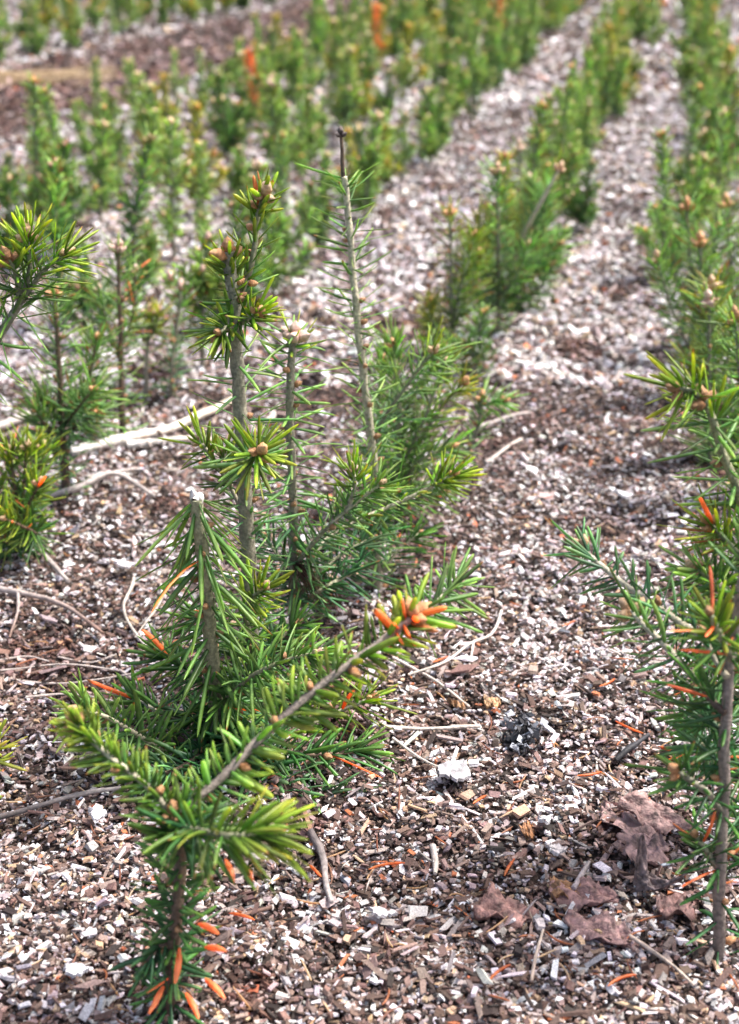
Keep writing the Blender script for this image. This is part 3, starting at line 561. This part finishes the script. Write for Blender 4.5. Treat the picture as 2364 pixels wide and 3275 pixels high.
# ------------------------------------------------------------------ prototypes for the beds
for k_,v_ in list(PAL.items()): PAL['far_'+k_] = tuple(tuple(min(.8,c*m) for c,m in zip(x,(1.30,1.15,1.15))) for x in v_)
def proto(seed, H, nb, pal, pal2, bkind, dens, spread):
    global rng
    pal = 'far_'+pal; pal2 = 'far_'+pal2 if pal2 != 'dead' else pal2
    rng = np.random.default_rng(seed); random.seed(seed)
    root = link('fir_seedling', None); root.empty_display_size=.02
    lean = rng.normal(0,.06,2)*H
    sp = [np.array([0,0,-.004]), np.array([lean[0]*.2,lean[1]*.2,H*.4]), np.array([lean[0]*.6,lean[1]*.6,H*.75]), np.array([lean[0],lean[1],H])]
    P = curve(sp,.012); R = np.linspace(.0032,.0016,len(P)); g = Geo(); h = Geo(); tube(g,P,R,6,*BARK['grey'])
    kw = dict(W=.0028, hi=False, jit=.22); dens = dens*1.35; spread *= .62; dens *= 1.0
    needles(h,P,R,dens*1.1,.0185,(85,45),(.18,1),pal=pal,pal2=pal2,**kw)
    tips = [(P[-1], np.array([0,0,1.]))]
    for i in range(nb):
        u = rng.uniform(.15,.75); k = int(u*(len(P)-1)); a = i*2.4+rng.normal(0,.4); out = np.array([math.cos(a),math.sin(a),0])
        L = H*spread*(1.15-u)*rng.uniform(.7,1.2)
        bp = [P[k], P[k]+out*L*.6+np.array([0,0,L*.35]), P[k]+out*L+np.array([0,0,L*.95])]
        B = curve(bp,.012); RB = np.linspace(.0015,.001,len(B)); tube(g,B,RB,5,*BARK['olive']); needles(h,B,RB,dens,.0165,(75,45),(0,1),pal=pal,pal2=pal2,**kw); tips.append((B[-1], B[-1]-B[-2]))
    st = link('stem', g.mesh('stem', M_BARK), root); link('needles', h.mesh('needles', M_NEEDLE), st)
    for k_,(p,d) in enumerate(tips[:5]):
        d = d/np.linalg.norm(d); z = Geo(); nm = 'bud_cluster' if k_ == 0 else 'bud'
        for j in range(4 if k_ == 0 else 1):
            dd = d+rng.normal(0,.7,3)*(j>0); dd/=np.linalg.norm(dd); s = .0098*rng.uniform(.7,1.15)
            tube(z, np.array([p, p+dd*s*.35, p+dd*s*.75, p+dd*s*1.25]), [s*.22,s*.46,s*.38,s*.08], 7, *bkind)
        link(nm, z.mesh(nm, M_BUD), st)
    return root
TAN=((.45,.27,.12),(.72,.55,.32)); ORG=((.55,.20,.06),(.85,.42,.18)); PNK=((.6,.3,.2),(.85,.6,.5)); BRN=((.2,.1,.06),(.4,.24,.14))
LOOKS = [('slim green',.20,2,'mid','pale',TAN,800,.35),('bushy dark',.17,6,'deep','green',BRN,850,.5),('bright bushy',.18,6,'green','mid',TAN,850,.5),('tall leafy',.25,5,'green','mid',ORG,800,.38),
         ('blue-green',.19,5,'blue','pale',PNK,800,.45),('yellow-topped',.18,5,'green','yellow',ORG,850,.45),('low rounded',.12,6,'green','mid',TAN,900,.6),('rusty-topped',.20,3,'green','dead',ORG,800,.35),
         ('narrow dark',.21,2,'deep','mid',BRN,1100,.3),('spreading',.16,7,'green','pale',PNK,800,.65),('wispy',.22,2,'pale','mid',TAN,600,.4),('dense green',.15,7,'deep','green',TAN,1000,.5)]
PROTO = [proto(100+i,*[l for l in lk[1:]]) for i,lk in enumerate(LOOKS)]
used = [False]*len(PROTO)
PLACES = []
def copy_tree(o, parent=None):
    c = o.copy(); COL.objects.link(c)
    if parent is not None: c.parent = parent
    for ch in [x for x in KIDS[o.name]]: copy_tree(ch, c)
    return c
KIDS = {}
def index(o):
    KIDS[o.name] = [x for x in bpy.data.objects if x.parent == o]
    for x in KIDS[o.name]: index(x)
for p_ in PROTO: index(p_)
ONES = ['','first','second','third','fourth','fifth','sixth','seventh','eighth','ninth','tenth','eleventh','twelfth','thirteenth','fourteenth','fifteenth','sixteenth','seventeenth','eighteenth','nineteenth']
TENS = {2:'twent',3:'thirt',4:'fort',5:'fift',6:'sixt',7:'sevent',8:'eight',9:'ninet',10:'hundr',11:'hundr'}
def ordinal(n):
    if n < 20: return ONES[n]
    t,o = divmod(n,10); return TENS[t]+'ieth' if o==0 else TENS[t]+'y-'+ONES[o]
brng = np.random.default_rng(42)
def bed(t, s0, s1, gap, where, weights=None, scale=1.0, grow=0., drift=0.):
    s = s0; k = 0
    while s < s1:
        tt = t+brng.normal(0,.034)+drift*(s-4); x,y = row_xy(s,tt)
        dep = y*_c+(CAM_H-.1)*_s; up = y*_s-(CAM_H-.1)*_c; px = 818.5+FPX*x/dep; py = 1134-FPX*up/dep
        if -110 < px < 1750 and -260 < py:
            k += 1; i = int(brng.choice(len(PROTO), p=weights))
            PLACES.append((math.hypot(x,y), i, (x,y,float(gz(x,y))), brng.uniform(0,6.28), scale*brng.uniform(.78,1.22),
                f'{LOOKS[i][0]} fir seedling, {ordinal(k)} from the front in {where}', 'fir seedlings standing along '+where))
        s += gap*brng.uniform(.45,1.6)*max(.7,1+grow*(s-s0))
    return k
W_ = np.array([1,1.7,1.0,1.4,1.1,.9,.9,.22,1.4,1,.5,1.6]); W_ /= W_.sum()
n_all = 0
n_all += bed(-.22, 2.0, 8.6, .066, 'the row left of the pale path', W_, .80, -.02)
n_all += bed(.045, 2.1, 8.8, .100, 'the row right of the pale path', W_, .84, -.03)
n_all += bed(-.54, 1.58, 8.2, .100, 'the second row left of the path', W_, .86, -.06)
n_all += bed(-.76, 1.62, 8.2, .100, 'the third row left of the path', W_, .88, -.06)
n_all += bed(-.98, 1.70, 8.2, .100, 'the fourth row left of the path', W_, .88, -.06)
n_all += bed(-1.20, 2.2, 6.2, .100, 'the fifth row left of the path', W_, .82, -.03)
n_all += bed(-2.20, 4.1, 9, .100, 'the front row beyond the brown strip', W_, .95, 0, .07)
n_all += bed(-2.44, 4.8, 9.6, .12, 'the second row beyond the brown strip', W_, .95, 0, .07)
n_all += bed(-2.70, 5.6, 10, .14, 'the third row beyond the brown strip', W_, 1.0, 0, .07)
PLACES.sort(key=lambda p: p[0])
KEEP = 266
mass = Geo()
def flat_tree(o, out):
    for c in KIDS[o.name]:
        me = c.data; n = len(me.vertices); V = np.empty(n*3,np.float32); me.vertices.foreach_get('co',V)
        C = np.empty(n*4,np.float32); me.color_attributes['tint'].data.foreach_get('color',C)
        L = np.empty(len(me.loops),np.int32); me.loops.foreach_get('vertex_index',L)
        t = np.empty(len(me.polygons),np.int32); me.polygons.foreach_get('loop_total',t)
        s0 = np.empty(len(me.polygons),np.int32); me.polygons.foreach_get('loop_start',s0); q = s0[t==4]
        out.append((V.reshape(-1,3), L[q[:,None]+np.arange(4)], C.reshape(-1,4)[:,:3])); flat_tree(c, out)
    return out
FLAT = [flat_tree(p_, []) for p_ in PROTO]
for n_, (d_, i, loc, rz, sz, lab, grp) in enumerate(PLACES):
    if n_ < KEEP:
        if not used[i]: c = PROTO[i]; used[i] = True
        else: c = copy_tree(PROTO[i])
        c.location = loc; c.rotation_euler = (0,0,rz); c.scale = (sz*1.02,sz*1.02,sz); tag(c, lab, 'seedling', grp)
    else:
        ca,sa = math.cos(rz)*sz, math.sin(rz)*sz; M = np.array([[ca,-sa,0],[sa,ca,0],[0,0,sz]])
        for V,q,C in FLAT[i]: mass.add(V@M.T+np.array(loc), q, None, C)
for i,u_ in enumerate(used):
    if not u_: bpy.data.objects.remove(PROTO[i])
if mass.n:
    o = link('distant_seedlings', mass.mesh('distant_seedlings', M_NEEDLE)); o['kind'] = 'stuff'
    tag(o, 'blurred mass of small fir seedlings at the far ends of the rows', 'seedlings')

# ------------------------------------------------------------------ sticks, chips, leaves on the ground
rng = np.random.default_rng(77); random.seed(77)
G_ST = 'sticks lying on the mulch'
def gp(px,py,lift): x,y,z = G(px,py); return (x,y,z+(lift+.0035 if lift else 0))
def stick(label, pts, r0, r1, c0, c1, lift=.004, forks=(), name='stick'):
    root = thing(name, label, 'stick', gp(*pts[0][:2],0), G_ST) if forks else None
    def one(pts, r0, r1, nm, parent):
        P = curve([gp(p[0],p[1],(p[2] if len(p)>2 else lift)) for p in pts], .006); A = arclen(P)
        P = P + .0008*np.stack([np.sin(A*70+i*2) for i in range(3)],-1)
        g = Geo(); tube(g, P, np.linspace(r0,r1,len(P))*(1+.07*np.sin(A*130)), 9, c0, c1, rough=.10)
        off = np.array(root.location) if root else np.array(P[0])
        return link(nm, g.mesh(nm, M_STICK, off), parent, (0,0,0) if root else P[0])
    if not forks: return tag(one(pts,r0,r1,name,None), label, 'stick', G_ST)
    one(pts,r0,r1,'main_stick',root)
    for f in forks: one(f,r1*1.1,r1*.7,'side_twig',root)
    return root
def gpts(*a): return list(a)
WH=(.62,.55,.48); GR=(.48,.42,.40); DK=(.10,.08,.08); BR=(.22,.13,.10)
stick('thick bleached white stick lying behind the tallest stem', [(160,1018),(300,992),(400,958),(520,905)], .0060,.0040, (.85,.80,.76),(.62,.52,.40), .006, forks=[[(285,1000,.004),(400,990,.004),(470,988,.003)]])
stick('forked grey stick arching over a hollow, below the thick white one', [(90,1120,.004),(180,1108,.010),(260,1090,.016),(345,1117,.004)], .0034,.0018, GR,GR, .006, forks=[[(190,1105,.008),(240,1085,.012),(310,1072,.012)]])
stick('grey weathered stick pointing down from the low bushy seedling', [(48,1178),(90,1240),(155,1312)], .0034,.0018, DK,GR, .006)
stick('pale stick at the left edge, level with the thick white one', [(-20,968),(60,940),(100,925)], .005,.004, GR,WH, .006)
stick('thin curved brown twig with a stub at the left edge', [(-20,1330),(60,1342),(150,1372),(230,1430)], .0026,.0012, GR,BR, .008, forks=[[(42,1338,.008),(40,1380,.006),(25,1430,.003)]])
stick('forked white rootlet left of the snapped seedling', [(298,1300),(278,1370),(305,1430),(350,1478)], .0013,.0010, WH,WH, .006, forks=[[(358,1315,.006),(352,1370,.007),(300,1432,.006)]])
for i,(a,b,c_,lab) in enumerate([((0,1500),(130,1488),(280,1502),'straight thin pale twig under the brown curved twig'),((20,1520),(170,1530),(330,1500),'long thin pale twig crossing the left mulch'),((0,1478),(60,1468),(110,1480),'short pale twig at the left edge'),
      ((60,1560),(150,1552),(260,1570),'pinkish twig just above the left branch tip'),((130,1470),(200,1475),(260,1466),'fine reddish twig above the crossing twigs'),((265,1495),(330,1550),(400,1620),'pale twig slanting to the snapped seedling')]):
    stick(lab,[a,b,c_],.0009,.0006,(.50,.42,.38),(.62,.54,.5),.003)
stick('dark lichened branch entering from the left edge under the foreground seedling',[(-20,1842),(80,1812),(180,1788),(270,1772)],.0019,.0014,DK,GR,.006)
stick('dark upright root behind the foreground seedling',[(688,1870),(712,1920),(722,1980),(738,2030)],.0028,.0014,DK,GR,.006)
stick('thin forked pale twig right of the orange dead tip',[(1110,1375),(1085,1425),(1040,1452),(980,1490),(905,1520)],.0012,.0009,(.6,.53,.5),WH,.006,forks=[[(1048,1446,.006),(1040,1475,.004),(1036,1500,.003)]])
stick('straight pale twig lying beside the skirt branches',[(850,1634),(950,1638),(1065,1636)],.0014,.0012,(.6,.52,.47),WH,.006)
stick('thin twig slanting to the big white chip',[(870,1480),(960,1530),(1040,1590)],.0011,.0009,(.6,.52,.5),WH,.006)
stick('fine twig slanting down left of the big white chip',[(870,1660),(930,1705),(1000,1740)],.0010,.0008,(.6,.52,.5),WH,.006)
stick('short black burnt stick right of the charred lump',[(1362,1708),(1392,1680),(1432,1652)],.0020,.0013,(.02,.02,.024),(.05,.05,.06),.006)
stick('long straw-coloured splinter in the lower right',[(1392,2102),(1440,2135),(1490,2172),(1532,2212)],.0012,.0008,(.55,.42,.34),(.6,.5,.42),.006)
stick('short purple grey twig in the lower middle',[(1268,1998),(1285,1960),(1300,1935)],.0018,.0011,(.4,.34,.36),GR,.006)
stick('small vertical bleached splinter in the lower middle',[(958,1895),(962,1930),(960,1955)],.0024,.0013,GR,WH,.004)
stick('pale slanting twig across the path beside the arching tuft',[(1075,1035),(1110,1012),(1155,985)],.0022,.0015,GR,WH,.003)
stick('grey twig lying across the path',[(1060,960),(1120,950),(1175,930)],.0022,.0014,GR,GR,.005)
stick('short brown twig under the dark root',[(520,2058),(560,2040),(600,2030)],.0015,.0010,BR,BR,.004)
stick('thin straw twig at the bottom of the mulch',[(1176,2200),(1182,2140),(1200,2085)],.0010,.0008,(.55,.42,.34),(.6,.5,.42),.005)

def big_chip(px,py,sx,sy,rot,label,col=(.80,.77,.80),th=.0022,tilt=(.3,.1)):
    n,m = 11,9; u = np.linspace(-1,1,n)[:,None]*np.ones((1,m)); v = np.ones((n,1))*np.linspace(-1,1,m)[None]
    k = (1-.35*np.abs(u)**2)*np.where(u>.1,1-.75*(u-.1)/.9,1.); V = np.stack([u*sx/2+.0012*np.sin(v*9), v*k*sy/2+.0008*rng.standard_normal((n,m)), .0005*np.sin(v*22)+.001*u*u],-1)
    V[:,:,0] += .0007*rng.standard_normal((1,m))*np.abs(u)**3
    M = rotmat(rot,*tilt); g = Geo(); x,y,z = gp(px,py,.0105)
    top = (V.reshape(-1,3))@M.T; bot = (V.reshape(-1,3)-[0,0,th])@M.T
    i = np.arange(n-1)[:,None]*m; j = np.arange(m-1)[None]; q = np.stack([i+j,i+m+j,i+m+j+1,i+j+1],-1).reshape(-1,4)
    C = np.array(col)*(1+.22*rng.standard_normal((n,m,1)).repeat(3,2).reshape(-1,3)*np.ones((n*m,3)))*(.9+.2*np.sin(v*30).reshape(-1,1)); N_ = n*m
    g.add(np.vstack([top,bot]), np.vstack([q,q[:,::-1]+N_]), None, np.vstack([C,C]))
    ring = np.concatenate([np.arange(m), np.arange(1,n)*m+m-1, (n-1)*m+np.arange(m-2,-1,-1), np.arange(n-2,0,-1)*m]); r2 = np.roll(ring,-1)
    g.q.append(np.stack([ring,r2,r2+N_,ring+N_],-1))
    return tag(link('wood_chip', g.mesh('wood_chip', M_CHIP, smooth=False), None, (x,y,z)), label, 'wood chip', 'large wood chips on the mulch')
big_chip(1008,1742,.030,.021,math.radians(62),'big bleached white wood chip below the charred lump',(.40,.385,.41),tilt=(.22,.10))
big_chip(280,1280,.016,.012,.5,'broad pale chip beside the white rootlet',(.80,.76,.78))
big_chip(1232,2040-120,.011,.008,.3,'pale ribbed chip near the curled brown leaves',(.7,.64,.64))
big_chip(850,2062,.014,.006,.2,'frayed whitish chip on the bare grit',(.78,.74,.76))
big_chip(223,1840,.009,.012,.1,'squarish white chip under the left dark branch',(.85,.84,.88))
big_chip(1700*.71,1800*1.03,.010,.007,1.0,'light square chip left of the brown leaves',(.8,.76,.78))
big_chip(175,2190,.012,.008,.4,'white chip near the bottom left of the mulch',(.8,.78,.82))
big_chip(1380,1130,.018,.012,.4,'grey white chip out on the path',(.85,.83,.86))
big_chip(1265,985,.016,.011,.9,'small white chip farther up the path',(.9,.88,.9))
big_chip(1310,690,.024,.012,.9,'long white chip across the path near the right row',(.9,.88,.9))

# charred flaky lump
g = Geo(); x0,y0,z0 = gp(1155,1660,0)
for i in range(190):
    p = rng.normal(0,1,3)*[.0058,.0105,.004]+[0,0,.014]; p[2]=abs(p[2]); s = rng.uniform(.0018,.0055); M = rotmat(rng.uniform(0,6.28),rng.normal(0,.7),rng.normal(0,.7))
    V = (_box*[s,s*rng.uniform(.5,1),.0007]*(1+.3*rng.standard_normal((8,3))))@M.T+p
    c = random.choice([(.012,.012,.015),(.02,.02,.024),(.03,.03,.035),(.06,.06,.07),(.16,.17,.20),(.34,.36,.42)]); g.add(V,_bq,None,c)
M_CHAR = mat('charred_flake', lambda t,b: tinted(t,b,800,.3,.35))
tag(link('charred_lump', g.mesh('charred_lump', M_CHAR, smooth=False), None, (x0,y0,z0)), 'flaky black and silver charred lump on the mulch between the rows', 'charred wood')

def leaf(px,py,L,Wd,rot,label,col=(.26,.16,.15),lobes=3,curl=.5,tilt=(.1,.1),lift=.0035,fold=.0):
    n,m = 34,15; u = np.linspace(0,1,n)[:,None]*np.ones((1,m)); v = np.ones((n,1))*np.linspace(-1,1,m)[None]
    hw = np.sin(np.pi*np.clip(u,.02,.98)**.8)**.6*(1-.20*np.abs(np.sin(u*np.pi*lobes))**5+.07*np.sin(u*47)+.05*np.sin(u*83))
    L *= 1.12; Wd *= 1.12; X = (u-.5)*L; Y = v*hw*Wd/2; ph = rng.uniform(0,6)
    Z = curl*Wd*.35*(v*hw)**2*np.sin(u*5+ph) + .0015*np.sin(u*15+v*4+ph)+.0014*np.sin(v*11+u*7) - .0012*np.exp(-(v/.12)**2) + fold*L*(u-.5)**2
    V = np.stack([X,Y,Z],-1); V[:,:,1] += Z*.6; V = V.reshape(-1,3)@rotmat(rot,*tilt).T
    V[:,2] -= min(0, V[:,2].min()*.6)
    C = (np.array(col)*(1+.2*np.sin(u*13+v*3+ph)+.12*rng.standard_normal((n,m)))[:,:,None]*(1+.35*np.exp(-(v/.1)**2))[:,:,None]).reshape(-1,3)
    i = np.arange(n-1)[:,None]*m; j = np.arange(m-1)[None]; q = np.stack([i+j,i+m+j,i+m+j+1,i+j+1],-1).reshape(-1,4); N_=n*m
    g = Geo(); g.add(np.vstack([V,V-[0,0,.00035]]), np.vstack([q,q[:,::-1]+N_]), None, np.vstack([C,C*.9]))
    ring = np.concatenate([np.arange(m), np.arange(1,n)*m+m-1, (n-1)*m+np.arange(m-2,-1,-1), np.arange(n-2,0,-1)*m]); r2 = np.roll(ring,-1)
    g.q.append(np.stack([ring,r2,r2+N_,ring+N_],-1)); x,y,z = gp(px,py,lift*.45)
    return tag(link('dead_leaf', g.mesh('dead_leaf', M_LEAF), None, (x,y,z)), label, 'dead leaf', 'brown dead leaves on the mulch')
leaf(1385,1840,.045,.030,math.radians(115),'broad flat reddish brown leaf left of the right stem',(.33,.21,.20),2,.4)
leaf(1448,1845,.042,.020,math.radians(-18),'wavy brown leaf with pointed lobes lying over the broad one',(.29,.18,.17),3,.7,(.2,.3),.012)
leaf(1425,1900,.034,.030,math.radians(60),'dark purplish leaf under the wavy one',(.27,.17,.165),3,.4)
leaf(1435,1995,.030,.011,math.radians(-50),'narrow curled grey brown leaf rolled like a horn',(.20,.15,.15),1,1.4,(.3,.5),.012,2.2)
leaf(1120,2045,.034,.018,math.radians(5),'crumpled russet leaf in the lower middle',(.29,.16,.14),3,.9,(.1,.2))
leaf(1290,2010,.036,.020,math.radians(-10),'folded russet leaf left of the rolled one',(.29,.165,.155),2,.9)
leaf(1330,2090,.040,.018,math.radians(-30),'torn brown leaf above the straw-coloured splinter',(.30,.18,.17),4,.8)
leaf(1250,1995,.018,.014,math.radians(20),'small golden brown leaf scrap between the russet leaves',(.34,.18,.09),2,.8)
leaf(1500,2030,.03,.016,math.radians(40),'brown leaf scrap near the foot of the right stem',(.20,.11,.10),2,.8)
leaf(1170,1860,.014,.008,math.radians(80),'tiny orange brown leaf scrap above the russet leaves',(.36,.17,.08),1,.8)
leaf(1090,1575,.012,.009,math.radians(30),'tan leaf scrap beside the thin twigs',(.46,.28,.15),1,.8)
leaf(1010,1580,.014,.008,math.radians(130),'small tan curled leaf scrap right of the orange dead tip',(.44,.26,.14),1,.9)

# fallen orange needles, the clear ones each a thing, the rest as litter
def fallen(px,py,a,L,label,c=('dead')):
    x,y,z = gp(px,py,.007); P = np.array([[0,0,0],[.0003*math.cos(a),.0003*math.sin(a),0]]); g = Geo()
    d = np.array([math.cos(a),math.sin(a),rng.normal(0,.06)]); t = np.linspace(-.5,.5,8)
    PP = d[None]*L*t[:,None]+np.array([-d[1],d[0],0])*(t**2)[:,None]*L*rng.normal(0,.25)
    tube(g, PP, .0009*np.array([.4,.9,1,1,1,1,.8,.3]), 6, (.55,.14,.035),(.66,.26,.09))
    return tag(link('fallen_needle', g.mesh('fallen_needle', M_NEEDLE), None, (x,y,z)), label, 'needle', 'orange needles fallen on the mulch')
for px,py,a,L,lab in [(1125,1952,2.0,.018,'bright orange fallen needle pointing down in the lower middle'),(855,1945,2.95,.022,'orange fallen needle below the right skirt branches'),(975,1398+90,2.6,.014,'orange needle under the orange dead tip'),
      (1258,1405,2.5,.014,'short orange needle on the pale path chips'),(1390,1640,.7,.022,'pinkish orange needle above the black stick'),(1305,1745,2.8,.018,'orange needle left of the broad leaf'),(1370,2200,2.7,.018,'rusty needle near the bottom right'),
      (540,2060,.4,.016,'rusty needle right of the foreground stem foot'),(1100,2185,2.4,.018,'rusty needle in the lowest mulch'),(1060,1800,2.3,.014,'thin red needle below the big white chip'),(880,1215,2.2,.016,'orange needle in the shade behind the skirt'),
      (700,1960,1.0,.014,'orange needle beside the dark root'),(1480,1690,.8,.018,'orange needle left of the lowest right branch'),(1345,1500+40,2.5,.016,'yellow orange needle on the mulch below the right branches')]:
    fallen(px,py,-a,L,lab)
n = 900; g = Geo(); yy_ = .5*(2.2/.5)**rng.random(n); xx_ = rng.uniform(-1,1,n)*(yy_*.3+.15)
for i in range(n):
    a = rng.uniform(0,6.28); L = rng.uniform(.008,.02); d = np.array([math.cos(a),math.sin(a),rng.normal(0,.12)]); t = np.linspace(-.5,.5,5)
    PP = np.array([xx_[i],yy_[i],float(gz(xx_[i],yy_[i]))+rng.uniform(.003,.009)])+d[None]*L*t[:,None]+np.array([-d[1],d[0],0])*(t**2)[:,None]*L*rng.normal(0,.3)
    c = random.choice([(.42,.17,.08),(.26,.11,.07),(.5,.34,.2),(.35,.2,.14),(.6,.5,.4)]); tube(g, PP, .0006*np.array([.5,1,1,1,.4]), 5, c, c, cap=False)
o = link('needle_litter', g.mesh('needle_litter', M_NEEDLE)); o['kind']='stuff'; tag(o,'thin rusty and straw-coloured needle litter strewn over the mulch','needle litter')

for px,py,sz,lab in [(1392,632,.016,'black clod on the path beyond the long white chip'),(1195,622,.017,'dark clod at the foot of the wide seedling with the leaning twig'),(1452,288,.026,'black clod far up the pale path'),(1205,1035,.011,'small dark clod on the near path'),(1160,1655+60,.011,'dark crumbly clod just below the charred lump'),(1405,470,.022,'flat dark clod across the path')]:
    x,y,z = gp(px,py,0); n,m = 12,16; u = np.linspace(.02,math.pi-.02,n)[:,None]; v = np.arange(m)[None]*2*math.pi/m
    R_ = sz*.5*(1+.16*rng.standard_normal((n,m))); V = np.stack([R_*np.sin(u)*np.cos(v), R_*np.sin(u)*np.sin(v), R_*.45*np.cos(u)],-1).reshape(-1,3)
    i = np.arange(n-1)[:,None]*m; j = np.arange(m)[None]; k = (j+1)%m; g = Geo(); g.add(V, np.stack([i+j,i+m+j,i+m+k,i+k],-1).reshape(-1,4), None, (.035,.025,.022))
    tag(link('soil_clod', g.mesh('soil_clod', M_CHIP, smooth=False), None, (x,y,z+sz*.15)), lab, 'soil clod', 'dark clods on the mulch')

n = 210; g = Geo()
for i in range(n):
    sx = rng.uniform(-30,250); sy = 183+rng.normal(0,7)-sx*.02; b_ = G(sx,sy); a = rng.normal(0,.5); L = rng.uniform(.03,.11); d = np.array([math.cos(a),math.sin(a)*.6,rng.normal(0,.12)])
    PP = np.array(b_)+[0,0,rng.uniform(.004,.03)]+d[None]*L*np.linspace(-.5,.5,4)[:,None]
    tube(g, PP, [.0008,.0013,.0012,.0006], 4, (.46,.32,.18),(.62,.48,.30), cap=False)
o = link('dry_grass', g.mesh('dry_grass', M_STICK)); o['kind']='stuff'; tag(o,'flattened straw-yellow dry grass on the brown strip at the left','dry grass')
